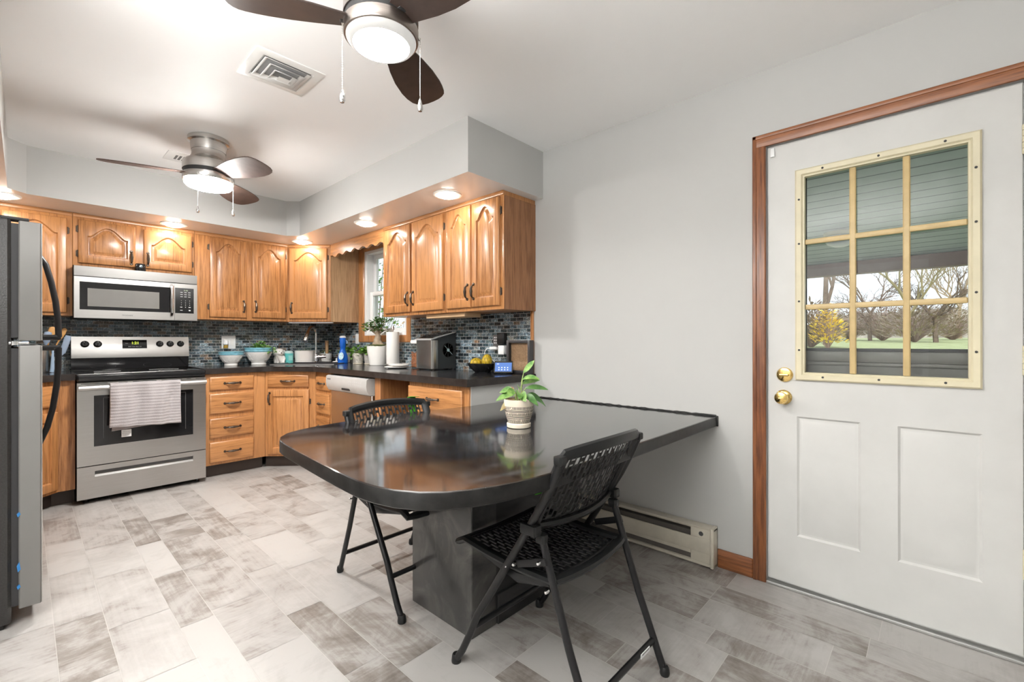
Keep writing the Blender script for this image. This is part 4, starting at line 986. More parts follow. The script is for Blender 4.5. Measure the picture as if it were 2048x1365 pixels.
v = thing('ceiling_vent', 'small slotted white ceiling register behind the far fan', 'vent', (.775, 3.835, HC))
m = MB(); m.loft([sqr(.115, .10, 0), sqr(.115, .10, -.004), sqr(.108, .093, -.007)], False, True); m.build('plate', WHITE, v)
m = MB()
for i in range(6): m.box((-.065+i*.022, -.045, -.0078), (-.052+i*.022, .045, -.0069))
m.build('slots', P('slot_dark', (.16, .16, .16), .7), v)

# baseboard heater ---------------------------------------------------------
h = thing('baseboard_heater', 'cream electric baseboard heater on the wall under the table', 'heater', (W, 1.40, 0))
ya, yb = .806-1.40, 1.995-1.40
m = MB(); m.box((-.010, ya, .012), (-.001, yb, .195)); m.box((-.058, ya, .185), (-.001, yb, .200), .004); m.box((-.062, ya, .070), (-.052, yb, .142), .004); m.box((-.060, ya, .006), (-.001, yb, .020), .003); m.box((-.056, ya, .050), (-.050, yb, .072), .002)
m.build('housing', HEAT, h)
for s in (ya, yb-.016): bx('end_cap', (-.065, s, .004), (-.001, s+.016, .203), HEAT, h, .003)
bx('wiring_cover', (-.060, ya+.016, .020), (-.050, ya+.115, .190), HEAT, h, .002)
bx('heating_element', (-.046, ya+.12, .022), (-.012, yb-.02, .165), HEATD, h)
m = MB(); m.lathe([(.0001, -.0625), (.011, -.062), (.012, -.058), (.007, -.058)], (0, ya+.062, .165), 14, axis='x'); m.build('knockout', MARKD, h)

# ------------------------------------------------------------------ plants helper
def leaf(m, base, d, ln, wd, droop=.3, fold_=.15, n=5, roll=0):
    d = Vector(d).normalized(); up = Vector((0, 0, 1)); side = d.cross(up)
    side = side.normalized() if side.length > 1e-3 else Vector((1, 0, 0))
    nrm = side.cross(d).normalized()
    side = (side*math.cos(roll)+nrm*math.sin(roll)); nrm = side.cross(d).normalized()
    vs = []; 
    for i in range(n+1):
        t = i/n; p = Vector(base)+d*ln*t - up*droop*ln*t*t
        wdt = wd*math.sin(PI*min(1, t*.93+.05))**.8*.5
        if i == n: wdt = .0005
        vs += [p-side*wdt+nrm*fold_*wdt, p, p+side*wdt+nrm*fold_*wdt]
    fs = []
    for i in range(n):
        a = i*3; fs += [(a, a+1, a+4, a+3), (a+1, a+2, a+5, a+4)]
    m.add(vs, fs)
def bush(m, c, rx, rz, n, ln, wd, droop=.25, mats=1, seed=1, up=.3):
    random.seed(seed)
    for i in range(n):
        a = random.random()*2*PI; e = random.random()**.7; q = random.random()
        p = (c[0]+math.cos(a)*rx*e*.8, c[1]+math.sin(a)*rx*e*.8, c[2]+rz*q*(1-.5*e))
        m.cur = random.randrange(mats)
        leaf(m, p, (math.cos(a), math.sin(a), up+random.uniform(-.3, .6)), ln*random.uniform(.7, 1.2), wd*random.uniform(.7, 1.2), droop, .2, 3, random.uniform(-.6, .6))
    m.cur = 0
def pot(parent, prof, mat, n=32, name='pot', soil=None):
    m = MB(); m.lathe(prof, n=n, cap1=False); p = m.build(name, mat, parent)
    if soil:
        m = MB(); m.lathe([(soil[0], soil[1]), (.0001, soil[1]+.003)], n=20); m.build('soil', SOIL, parent)
    return p
Z = CT1
# plant on the table
t = thing('potted_plant', 'leafy prayer plant in a cream pot with black dashes on the table', 'plant', (1.508, 1.362, .758))
pot(t, [(.046, .0215), (.048, .022), (.052, .034), (.060, .060), (.0655, .09), (.067, .118), (.066, .126), (.062, .126), (.060, .112), (.054, .108)], POT, 48, soil=(.058, .108))
t.children[0].location.z = 0
m = MB(); m.lathe([(.048, 0), (.053, .003), (.054, .018), (.051, .022), (.047, .021)], n=40); m.build('saucer', P('cream_saucer', (.74, .66, .54), .55), t)
m = MB(); sm = MB(); random.seed(11)
S_ = Vector((-RR.x, -RR.y, 0))
def stalk(a, h, r, ln, wd, droop, mi, bend=0):
    roll = .75 if math.cos(a) < 0 else -.75
    # a: angle in the camera-right frame (0 = right), r: sideways reach, h: height where leaf starts
    dr = RR*math.cos(a)+F*math.sin(a); b = Vector((0, 0, .108))+dr*.012; e = dr*r+Vector((0, 0, .108+h))
    mid = (b+e)/2 + Vector((0, 0, h*.2)) - dr*r*.2
    sm.tube([b, mid, e], [.0026, .0022, .0018], 6)
    m.cur = mi; leaf(m, e, (dr.x, dr.y, bend), ln*1.05, wd*1.1, droop, .22, 6, roll)
stalk(PI*.98, .035, .025, .075, .040, .45, 0, .1); stalk(PI*1.1, .015, .02, .065, .032, .5, 1, -.2); stalk(PI*.9, .055, .03, .06, .035, .4, 0, .2)
stalk(.05, .03, .035, .085, .042, .75, 2, .2); stalk(-.1, .065, .03, .10, .028, .3, 2, .25); stalk(.25, .085, .018, .085, .030, .25, 0, .45)
stalk(-.3, .105, .018, .085, .026, .45, 0, .55); stalk(.0, .135, .022, .065, .030, -.1, 0, 1.0); stalk(1.5, .06, .02, .06, .036, .4, 0, .4); stalk(-1.6, .05, .02, .065, .042, .6, 0, .3)
stalk(-1.2, .04, .022, .06, .038, .6, 0, .2); stalk(2.4, .05, .03, .055, .034, .4, 1, .3); stalk(-2.2, .055, .03, .06, .036, .5, 0, .2); stalk(-.6, .03, .03, .07, .036, .7, 2, .2)
m.build('foliage', [L5, LBR, L2], t); sm.build('stems', STEM, t)

# blue rimmed bowls with plant
def bowl(loc, r, h, label, plant):
    t = thing('bowl', label, 'bowl', loc, 0, 'blue rimmed white bowls')
    m = MB(); m.lathe([(r*.52, 0), (r*.54, .006), (r*.50, .014), (r*.62, h*.25), (r*.80, h*.45), (r*.92, h*.66), (r*.95, h*.74)], n=40, cap1=False); m.build('body', CERAM, t)
    m = MB(); m.lathe([(r*.95, h*.74), (r*1.0, h*.80), (r*.96, h*.86), (r*1.0, h*.93), (r*1.0, h), (r*.94, h*.98), (r*.85, h*.7), (.0001, h*.6)], n=40, cap0=False); m.build('rim_band', CERBLUE, t)
    m = MB()
    for i in range(9):
        a0 = 2*PI*i/9
        for q in (.5, .75, 1.0): m.tube([((r*(.60+.27*math.sin(s*PI)*q+.03)+.001)*math.cos(a0+(s-.5)*.66*q), (r*(.60+.27*math.sin(s*PI)*q+.03)+.001)*math.sin(a0+(s-.5)*.66*q), h*(.25+.36*math.sin(s*PI)*q)) for s in [k/8 for k in range(9)]], .0014, 5)
    m.build('scallop_relief', CERAM, t)
bowl((1.340, 4.885, Z), .104, .130, 'smaller white bowl with blue rim, empty, right of the stove', False)
bowl((1.574, 4.865, Z), .124, .165, 'larger white bowl with blue rim holding a trailing green plant', True)
t = thing('trailing_plant', 'mint green trailing plant growing out of the larger blue rimmed bowl', 'plant', (1.587, 4.86, Z+.125))
m = MB(); bush(m, (0, 0, .0), .10, .10, 150, .035, .032, .3, 2, 4, .5); bush(m, (.075, -.09, -.015), .04, .07, 30, .032, .03, .4, 2, 5, .0); m.build('foliage', [L3, L1], t)
m = MB()
for i in range(14): 
    a = i*.45*PI; m.tube([(0, 0, -.02), (.03*math.cos(a), .03*math.sin(a), .03), (.08*math.cos(a), .08*math.sin(a), .05+.02*(i % 3))], .0018, 5)
m.build('stems', STEM, t)
# dog shaped dispenser
t = thing('soap_dispenser', 'white ceramic dog shaped soap dispenser with pump by the sink', 'soap dispenser', (1.782, 4.915, Z))
m = MB(); m.lathe([(.040, 0), (.050, .006), (.052, .03), (.050, .055), (.044, .078), (.038, .086)], n=24, sx=1, sy=.85)
m.ball((0, -.005, .115), .046, 18, .82, 1.08, .95); m.ball((.0, -.042, .103), .024, 12, .7, 1.2, 1); m.ball((-.045, .0, .11), .02, 12, 1.4, .6, .9); m.ball((.047, 0, .112), .02, 12, 1.3, .7, .9)
for s in (-1, 1): m.ball((s*.026, -.038, .012), .018, 12, .7, .9, 1.3); m.tube([(s*.034, -.025, .072), (s*.036, -.042, .05), (s*.022, -.048, .015)], [.012, .013, .012], 8)
m.tube([(.045, .01, .02), (.062, .0, .04), (.058, 0, .055)], [.01, .01, .007], 8); m.build('dog_body', CERAM, t)
m = MB(); m.lathe([(.012, .148), (.012, .160), (.004, .162), (.004, .198)], n=12); m.tube([(0, 0, .198), (0, -.02, .202), (0, -.038, .196)], .0045, 8); m.build('pump', P('copper_pump', (.45, .3, .2), .25, .9), t)
m = MB(); m.ball((0, -.064, .108), .007, 8); m.ball((-.016, -.046, .125), .004, 8); m.ball((.016, -.046, .125), .004, 8); m.build('face_marks', MARKD, t)
# teal soap bottle
t = thing('soap_bottle', 'teal hand soap bottle with black pump beside the dog dispenser', 'soap bottle', (1.872, 4.895, Z))
m = MB(); m.lathe([(.036, 0), (.040, .004), (.040, .102)], n=28, cap1=False); m.build('bottle', TEAL, t)
m = MB(); m.lathe([(.040, .102), (.040, .112), (.034, .124), (.018, .130), (.0001, .131)], n=28, cap0=False); m.build('shoulder', P('pale_mint', (.55, .74, .74), .25), t)
m = MB(); m.lathe([(.014, .130), (.014, .146), (.005, .148), (.005, .172)], n=14); m.tube([(0, 0, .172), (0, -.02, .176), (.0, -.04, .170)], .006, 8); m.build('pump', BLACKP, t)
bx('label', (-.02, -.0408, .03), (.02, -.040, .08), P('label_mint', (.3, .68, .66), .5), t, .0)
# white oval planter with fern
t = thing('planter', 'wide white planter with a green fern behind the sink', 'planter', (2.030, 4.895, Z))
m = MB(); m.lathe([(.088, .0), (.094, .003), (.096, .022), (.094, .024)], n=36, sy=.8); m.lathe([(.086, .02), (.094, .026), (.098, .07), (.099, .126), (.094, .128), (.090, .115), (.0001, .112)], n=36, sy=.8); m.build('pot', CERAM, t)
m = MB(); random.seed(21)
for i in range(20):
    a = random.uniform(0, 2*PI); l = random.uniform(.06, .12)
    d = Vector((math.cos(a)*1.0, math.sin(a)*.5, random.uniform(.25, 1.0))).normalized(); b = Vector((math.cos(a)*.03, math.sin(a)*.02, .112))
    for k in range(9):
        p = b+d*l*(k/8); sd_ = d.cross(Vector((0, 0, 1))).normalized()
        for s in (-1, 1): leaf(m, p, d*.5+sd_*s, .026*(1-k/12), .009, .2, .1, 2)
m.build('foliage', L4, t)
# faucet
t = thing('faucet', 'chrome gooseneck kitchen faucet with pull down spray head', 'faucet', (2.105, 4.79, Z))
q = -RR  # spout leans to the left in the photo, over the basin
dirv = Vector((-.80, -.60, 0)).normalized()
m = MB(); m.lathe([(.030, 0), (.030, .006), (.024, .012), (.019, .016), (.019, .09), (.016, .095), (.0135, .10)], n=24); m.build('base', CHROME, t)
pts = [Vector((0, 0, .09)), Vector((0, 0, .30))]
for i in range(1, 13):
    a = PI*i/12*.86; pts.append(Vector((0, 0, .30))+dirv*(.075*(1-math.cos(a)))+Vector((0, 0, .075*math.sin(a))))
m = MB(); m.tube(pts, .0125, 14); m.build('neck', CHROME, t)
e = pts[-1]; dn = (pts[-1]-pts[-2]).normalized()
m = MB(); m.tube([e, e+dn*.02, e+dn*.06, e+dn*.12, e+dn*.125], [.014, .0165, .019, .0225, .019], 16); m.build('spray_head', CHROME, t)
hd = Vector((.70, -.45, 0)).normalized()
m = MB(); m.tube([Vector((0, 0, .065)), Vector((0, 0, .065))+hd*.055, Vector((0, 0, .067))+hd*.10], [.017, .019, .017], 14); m.tube([Vector((0, 0, .075))+hd*.09, Vector((0, 0, .115))+hd*.085], [.006, .005], 8); m.build('lever', CHROME, t)
# small pots behind the faucet
t = thing('planter', 'small white pot with a sprouting stem behind the faucet', 'planter', (2.262, 4.915, Z))
pot(t, [(.062, 0), (.066, .004), (.066, .018), (.060, .02), (.066, .03), (.070, .092), (.066, .093), (.062, .08)], CERAM, 28, soil=(.062, .08))
m = MB(); random.seed(4)
for i in range(7): a = random.random()*6.28; m.tube([(0, 0, .08), (.03*math.cos(a), .03*math.sin(a), .12), (.06*math.cos(a), .06*math.sin(a), .125-.02*(i % 3))], .003, 5)
m.build('stems', STEM, t)
m = MB(); m.lathe([(.014, .07), (.016, .12), (.020, .20), (.019, .232), (.0001, .234)], (.015, -.01, 0), 12); m.build('cut_stem', P('dry_stem', (.42, .26, .13), .6, var=.3, vscale=50), t)
t = thing('drain_stopper', 'small white drain stopper on the sink edge', 'stopper', (2.252, 4.63, Z))
m = MB(); m.lathe([(.042, 0), (.044, .006), (.036, .014), (.015, .019), (.006, .021), (.006, .04), (.009, .046), (.0001, .049)], n=24); m.build('cap', VINYL, t)
# blue spray bottle and the pot behind it
t = thing('spray_bottle', 'blue dish soap spray bottle with white cap by the window', 'bottle', (2.245, 4.475, Z))
m = MB(); m.lathe([(.046, 0), (.052, .005), (.054, .03), (.050, .07), (.037, .11), (.028, .135), (.026, .16), (.030, .165), (.032, .225), (.031, .262)], n=28, sy=.75); m.build('bottle', BLUE, t)
m = MB(); m.lathe([(.031, .262), (.0335, .266), (.0335, .274), (.02, .282), (.0001, .283)], n=24, sy=.8, cap0=False); m.build('cap', VINYL, t)
m = MB(); m.tube([(.03, -.005, .235), (.042, -.01, .225), (.04, -.01, .20)], [.006, .005, .004], 8); m.build('trigger', P('pale_blue', (.4, .6, .85), .3), t)
m = MB(); m.lathe([(.0001, 0), (.026, 0), (.026, .001), (.0001, .0012)], (0, 0, 0), 20, 1, 1.5, axis='z')
m.xf(Matrix.Translation(Vector((0, 0, .075))-F*.046) @ Matrix.Rotation(-yaw, 4, 'Z') @ Matrix.Rotation(R(78), 4, 'X')); m.build('label', LABELB, t)
t = thing('planter', 'plain white pot with a leafy plant behind the blue spray bottle', 'planter', (2.325, 4.60, Z))
pot(t, [(.055, 0), (.06, .003), (.064, .10), (.06, .102), (.058, .09)], CERAM, 26, soil=(.058, .09))
m = MB(); bush(m, (0, 0, .09), .055, .09, 26, .055, .03, .3, 2, 9, .5); m.build('foliage', [L1, L4], t)
# two terrazzo pots with leafy plants
def tpot(loc, mat, label, seed, s=1):
    t = thing('planter', label, 'planter', loc)
    pot(t, [(.040*s, .012), (.046*s, .013), (.054*s, .06), (.060*s, .108), (.056*s, .110), (.052*s, .098)], mat, 28, soil=(.052*s, .098))
    m = MB(); m.lathe([(.042*s, 0), (.050*s, .002), (.052*s, .012), (.044*s, .0125)], n=26); m.build('saucer', P('cream_saucer_two', (.68, .62, .5), .5), t)
    m = MB(); bush(m, (0, 0, .10), .07*s, .075, 42, .062, .036, .35, 2, seed, .4); 
    if seed == 14: bush(m, (-.06, -.02, .06), .03, .06, 10, .045, .025, .5, 2, 3, .1)
    m.build('foliage', [L1, L4], t)
tpot((2.255, 4.175, Z), TERR, 'speckled terrazzo pot with glossy green leaves left of the white ficus pot', 14, 1.0)
tpot((2.300, 4.045, Z), TERR2, 'grey brown speckled pot tucked behind the white ficus pot', 15, .9)
# ficus bonsai
t = thing('bonsai_tree', 'ficus bonsai with thick trunk in a large white pot under the window', 'bonsai', (2.275, 3.845, Z))
pot(t, [(.070, 0), (.074, .003), (.084, .06), (.096, .13), (.101, .178), (.097, .180), (.094, .165)], CERAM, 44, soil=(.094, .165))
m = MB()
m.tube([(0, 0, .16), (.0, 0, .20), (-.006, 0, .24), (.004, .0, .275), (.0, 0, .30)], [.05, .042, .032, .027, .018], 14)
for a in (.4, 2.2, 3.6, 5.1): m.tube([(.065*math.cos(a), .065*math.sin(a), .165), (.04*math.cos(a), .04*math.sin(a), .185), (.012*math.cos(a), .012*math.sin(a), .235)], [.012, .022, .018], 10)
random.seed(8); tips = []
for i in range(11):
    a = i*2*PI/11+.3; l = random.uniform(.05, .12); zt = random.uniform(.32, .44)
    p = Vector((math.cos(a)*l, math.sin(a)*l*.75, zt)); m.tube([(0, 0, .285), (math.cos(a)*l*.45, math.sin(a)*l*.4, .30+.3*(zt-.3)), p], [.009, .006, .003], 7); tips.append(p)
tr_ = m.build('trunk', BARK, t)
m = MB()
for i, p in enumerate(tips + [Vector((-.02, 0, .40)), Vector((.03, .02, .43)), Vector((.0, -.02, .36))]): bush(m, p-Vector((0, 0, .03)), .052, .06, 20, .036, .022, .2, 2, 30+i, .4)
m.build('foliage', [L2, L4], t)
m = MB(); m.cur = 0
for k in range(9):
    a = 2.2+k*.35; leaf(m, (.05*math.cos(a), .05*math.sin(a), .165), (math.cos(a), math.sin(a), .9), .085, .045, .3, .2, 4)
m.build('pale_leaves', LPALE, t)
m = MB(); random.seed(2)
for k in range(14): a = k*.45; r_ = random.uniform(.05, .08); m = MB(); m.ball((r_*math.cos(a), r_*math.sin(a), .174), random.uniform(.010, .02), 8, .8); m.build('pebble', ROCK, t)
# paper towel holder
t = thing('paper_towel_holder', 'paper towel roll on a steel stand beside the ficus pot', 'paper towel', (2.292, 3.615, Z))
m = MB(); m.lathe([(.076, 0), (.078, .004), (.076, .016), (.066, .020), (.01, .021)], n=40); m.build('base', STEEL, t)
m = MB(); m.lathe([(.006, .02), (.006, .325), (.010, .327), (.016, .335), (.015, .352), (.010, .366), (.0001, .37)], n=16); m.build('post', STEEL, t)
m = MB(); m.lathe([(.018, .022), (.056, .022), (.058, .026), (.058, .306), (.056, .310), (.018, .310)], n=40, cap0=False, cap1=False); m.lathe([(.018, .310), (.018, .022)], n=24, cap0=False, cap1=False); m.build('paper_roll', PAPER, t)
# plates
for i, (r_, z0, x, y, lb) in enumerate(((.105, 0, 2.125, 3.285, 'larger white plate lying on the worktop left of the ice maker'), (.088, .0185, 2.145, 3.290, 'smaller white plate stacked on the larger plate'))):
    m = MB(); m.lathe([(r_*.6, 0), (r_*.72, .002), (r_, .012), (r_*1.0, .0155), (r_*.95, .015), (r_*.65, .0065), (.0001, .006)], n=44); o = m.build('plate', CERAM, None, (x, y, Z+(z0 if i else 0))); tag(o, lb, 'plate', 'white plates')
# kibble canister
t = thing('food_canister', 'clear canister half full of brown kibble behind the ice maker', 'canister', (2.262, 3.165, Z))
m = MB(); m.box((-.055, -.055, .002), (.055, .055, .215), .012); m.build('jar', CLEAR, t)
m = MB(); m.box((-.057, -.057, .205), (.057, .057, .235), .01); m.build('lid', WHITE, t)
m = MB(); random.seed(3)
m.box((-.049, -.049, .008), (.049, .049, .125), .01)
for k in range(150):
    a = random.choice([0, 1, 2, 3]); u_ = random.uniform(-.046, .046); zz = random.uniform(.01, .135)
    p = [(-.049, u_, zz), (.049, u_, zz), (u_, -.049, zz), (u_, .049, zz)][a]; m.ball(p, .0055, 6)
tag(m.build('kibble', KIB, t), kind='stuff')
# ice maker: front faces the aisle
t = thing('ice_maker', 'stainless and black countertop ice maker with sloped lid', 'ice maker', (2.140, 3.035, Z), R(-90))
wI, dI = .212, .235
m = MB()
sidep = [(.0, .008), (.0, .235), (.02, .248), (dI, .300), (dI, .008)]
m.loft([[(.006, y, z) for y, z in sidep], [(wI-.006, y, z) for y, z in sidep]]); m.build('body', P('gunmetal_side', (.055, .06, .062), .3, .4), t)
m = MB(); rf = [(0, -.0), (.0, .018), (.008, -.004)]
fpz = []
pl = [(.0, .05), (.0, .01), (.012, -.008), (.05, -.013), (wI-.05, -.013), (wI-.012, -.008), (wI, .01), (wI, .05)]
m.loft([[(x, y, .012) for x, y in pl], [(x, y, .232) for x, y in pl]]); m.build('front_panel', STEELV, t)
m = MB(); m.loft([[(-.002, y, z) for y, z in ((-.016, .233), (-.016, .242), (.05, .262), (dI, .304), (dI, .297), (.05, .252))], [(wI+.002, y, z) for y, z in ((-.016, .233), (-.016, .242), (.05, .262), (dI, .304), (dI, .297), (.05, .252))]]); m.build('lid_trim', P('silver_plastic', (.62, .62, .62), .3, .4), t)
m = MB(); m.loft([[(.012, y, z) for y, z in ((-.006, .244), (.055, .268), (.20, .302), (.20, .295), (-.006, .24))], [(wI-.012, y, z) for y, z in ((-.006, .244), (.055, .268), (.20, .302), (.20, .295), (-.006, .24))]]); m.build('lid', BLACKG, t)
for x in (.02, wI-.02):
    for y in (.02, dI-.02):
        m = MB(); m.lathe([(.010, 0), (.010, .012)], (x, y, 0), 10); m.build('foot', BLACKM, t)
m = MB(); m.lathe([(.060, 0), (.060, .003), (.054, .003), (.054, 0)], (wI-.006, .155, .155), 30, cap0=False, cap1=False, axis='x')
for k in range(10): a = k*PI/5; m.tube([(wI-.004, .155+.012*math.cos(a), .155+.012*math.sin(a)), (wI-.004, .155+.055*math.cos(a+.3), .155+.055*math.sin(a+.3))], .0016, 5)
m.build('fan_grille', BLACKM, t)
m = MB(); m.lathe([(.0001, .0015), (.053, .0015)], (wI-.006, .155, .155), 30, axis='x', cap0=False, cap1=True); fo = m.build('fan_opening', P('fan_dark', (.015, .014, .013), .3), t)
m = MB(); m.lathe([(.013, .0018), (.012, .005), (.0001, .0055)], (wI-.006, .155, .155), 14, axis='x'); m.tube([(wI-.002, .155, .155), (wI-.002, .195, .12)], .002, 5); m.tube([(wI-.002, .155, .155), (wI-.002, .118, .19)], .002, 5); m.build('fan_hub', P('pale_teal_hub', (.4, .55, .56), .4), fo)
# fruit bowl
t = thing('fruit_bowl', 'black faceted bowl holding yellow fruit near the counter end', 'bowl', (2.268, 2.405, Z))
m = MB(); m.lathe([(.055, 0), (.058, .004), (.062, .008), (.088, .03), (.112, .066), (.109, .067), (.084, .034), (.05, .014), (.0001, .013)], n=18); m.build('bowl_body', P('black_enamel', (.02, .02, .021), .22), t)
for i, (dx, dy_, dz, sx_, sz_, lb) in enumerate(((-.045, .028, .066, 1.15, .92, 'left yellow netted fruit lying in the black bowl'), (.035, -.02, .080, .95, 1.25, 'upright yellow netted fruit on the right in the black bowl'))):
    p = RR*dx*1.0 + F*dy_; f_ = thing('fruit', lb, 'fruit', (2.268+p.x, 2.405+p.y, Z+dz-.043), 0, 'yellow fruit in the bowl')
    m = MB(); m.ball((0, 0, .043), .041, 20, sz_, sx_, sx_*.95); m.build('rind', YEL, f_)
    m = MB(); 
    for k in range(10):
        a0 = k*PI/5
        for s in (-1, 1): m.tube([((.0415*math.sin(PI*q/10))*sx_*math.cos(a0+s*q*.16), (.0415*math.sin(PI*q/10))*sx_*.95*math.sin(a0+s*q*.16), .043-.0415*sz_*math.cos(PI*q/10)) for q in range(1, 10)], .0009, 4)
    m.build('netting', P('net_dark', (.16, .12, .01), .6), f_)
# smart display
t = thing('smart_display', 'small black smart display with a blue home screen on the counter end', 'smart display', (2.238, 2.165, Z), R(-52))
m = MB(); m.loft([[(x*.98, .010, .004), (x, -.004, .010), (x, .028, .082), (x*.98, .036, .086), (x*.7, .075, .05), (x*.7, .075, .004)] for x in (-.064, .064)]); m.build('shell', BLACKP, t)
a_ = math.atan2(.032, .072)
m = MB(); m.box((-.057, -.0015, -.032), (.057, .0, .032)); sc = m.build('screen', SCREEN, t, (0, .0115, .0465), (-a_, 0, 0))
m = MB()
for r_ in range(2):
    for c_ in range(4): m.lathe([(.0001, -.0022), (.0042, -.0021), (.0042, -.0016)], (-.03+c_*.02, 0, -.004-r_*.016), 10, axis='y')
m.box((-.045, -.0022, .02), (-.03, -.0016, .024)); m.build('screen_icons', DOT, sc)
# dark shadow box frame
t = thing('picture_frame', 'dark shadow box frame with reed backing leaning at the counter end', 'picture frame', (2.335, 2.228, Z), R(-90))
fw_, fh_ = .218, .232
m = MB()
for a, b, c, d in ((0, .020, 0, fh_), (fw_-.020, fw_, 0, fh_), (.020, fw_-.020, 0, .020), (.020, fw_-.020, fh_-.020, fh_)): m.box((a, 0, c), (b, .045, d), .002)
m.build('frame', FRAMEB, t)
m = MB(); m.box((.02, .030, .02), (fw_-.02, .044, fh_-.02)); m.build('backing', REED, t)
m = MB()
for k in range(22): m.tube([(.022, .029, .085+k*.006), (fw_-.055, .029, .085+k*.006)], .0022, 5)
m.build('reed_slats', REED, t)
bx('glass_pane', (.02, .018, .02), (fw_-.02, .020, fh_-.02), GLASS, t)
# outlets and plugs
t = thing('wall_outlet', 'white outlet plate on the back wall above the small bowl', 'outlet', (1.353, YB-.008, 1.133))
m = MB(); m.box((-.060, -.006, -.063), (.060, 0, .063), .003); m.build('plate', VINYL, t)
m = MB(); m.box((.014, -.0085, -.034), (.042, -.006, .034), .002); m.box((-.042, -.0085, -.034), (-.014, -.006, .034), .002); m.build('sockets', WHITE, t)
t = thing('air_freshener', 'plug in air freshener with amber oil in the back wall outlet', 'air freshener', (1.322, YB-.018, 1.09))
m = MB(); m.lathe([(.018, .02), (.024, .026), (.022, .06), (.014, .068), (.0001, .07)], (0, -.018, 0), 20); m.build('warmer', VINYL, t)
m = MB(); m.lathe([(.017, -.012), (.020, -.006), (.019, .012), (.012, .02)], (0, -.018, 0), 18); m.build('oil_vial', P('amber_oil', (.62, .42, .08), .1, trans=.5), t)
t = thing('wall_outlet', 'white outlet plate on the right wall left of the window', 'outlet', (W-.008, 4.435, 1.168), R(-90))
m = MB(); m.box((-.036, -.006, -.052), (.036, 0, .052), .003); m.build('plate', VINYL, t)
m = MB(); m.box((-.016, -.0085, -.034), (.016, -.006, .034), .002); m.build('sockets', WHITE, t)
t = thing('outlet_adapter', 'black plug in outlet adapter on the right wall above the frame', 'adapter', (W-.008, 2.325, 1.105), R(-90))
m = MB(); m.box((-.062, -.034, .0), (.004, -.002, .085), .006); m.build('power_block', P('grey_block', (.1, .095, .095), .4), t)
m = MB(); m.box((-.010, -.05, .012), (.062, -.002, .098), .010); m.build('black_adapter', BLACKP, t)
m = MB()
for k in range(3): m.box((-.045, -.0348, .02+k*.02), (-.03, -.034, .028+k*.02)); m.box((-.022, -.0348, .02+k*.02), (-.012, -.034, .028+k*.02))
m.build('socket_slots', MARK, t)
t = thing('charger', 'white charger block plugged in below the black adapter', 'charger', (W-.009, 2.30, 1.045), R(-90))
m = MB(); m.box((-.018, -.05, .0), (.044, -.001, .066), .006); m.build('block', VINYL, t)
t = thing('charging_cable', 'white charging cable looping from the wall plug to the smart display', 'cable', (W-.04, 2.38, 1.09))
m = MB(); m.box((-.008, -.035, -.009), (.012, .035, .010), .003); m.build('plug', VINYL, t)
pt = [(0, .03, 0), (-.01, .06, -.005), (-.015, .075, -.03), (-.02, .065, -.06), (-.03, .035, -.075), (-.045, -.02, -.08), (-.055, -.06, -.09), (-.06, -.09, -.12), (-.062, -.115, -.155), (-.06, -.15, -.164)]
def cr(P_, n=6):
    o = []
    P_ = [Vector(p) for p in P_]
    for i in range(len(P_)-1):
        a, b, c, d = P_[max(i-1, 0)], P_[i], P_[i+1], P_[min(i+2, len(P_)-1)]
        for k in range(n):
            t_ = k/n; o.append(.5*((2*b)+(-a+c)*t_+(2*a-5*b+4*c-d)*t_**2+(-a+3*b-3*c+d)*t_**3))
    return o+[P_[-1]]
m = MB(); m.tube(cr(pt), .0028, 8); m.build('cord', VINYL, t)
# utensil crock left of the stove
t = thing('utensil_crock', 'stainless crock left of the stove, seen behind the fridge handle', 'crock', (.075, 4.77, Z))
m = MB(); m.lathe([(.062, 0), (.064, .003), (.064, .17), (.060, .172), (.058, .03), (.0001, .028)], n=36); m.build('cylinder', STEELV, t)
def utensil(name, label, tipx, tipy, h, head, mat):
    t2 = thing(name, label, 'utensil', (.075, 4.77, Z+.03), 0, 'utensils in the steel crock')
    b = Vector((tipx*.25, tipy*.25, .0)); e = Vector((tipx, tipy, h-.09)); d = (e-b).normalized()
    m = MB(); m.tube([b, e], [.004, .004], 7); m.build('handle', mat, t2)
    m = MB(); m.tube([e-d*.01, e+d*.015, e+d*.05, e+d*.085, e+d*.092], [.005, head*.7, head, head*.8, .003], 12, True, .3); m.build('head', mat, t2)
utensil('wooden_spoon', 'left wooden spoon standing in the steel crock', .055, -.03, .305, .021, WOODU); utensil('wooden_spoon', 'right wooden spoon leaning over the stove edge', .105, -.02, .30, .016, WOODU)
utensil('spatula', 'blue grey silicone spatula in the crock behind the fridge handle', .035, -.055, .27, .024, SILI); utensil('ladle', 'grey ladle handle leaning left in the crock', -.06, -.02, .26, .02, SILI)
t = thing('spatula', 'blue grey silicone spatula hanging head down beside the stove', 'utensil', (.175, 4.72, Z), 0, 'utensils in the steel crock')
m = MB(); m.tube([(.045, 0, .245), (.0, 0, .13)], .005, 8); m.tube([(.052, 0, .27), (.046, 0, .245), (.036, 0, .20), (.020, 0, .15), (.012, 0, .125)], [.014, .019, .018, .019, .008], 12, True, .35); m.build('blade', SILI, t)
m = MB(); m.tube([(-.035, 0, .003), (-.032, 0, .03), (-.030, 0, .15), (-.025, 0, .2)], [.012, .012, .006, .005], 8); m.build('handle', P('pale_blue_handle', (.35, .47, .62), .4), t)

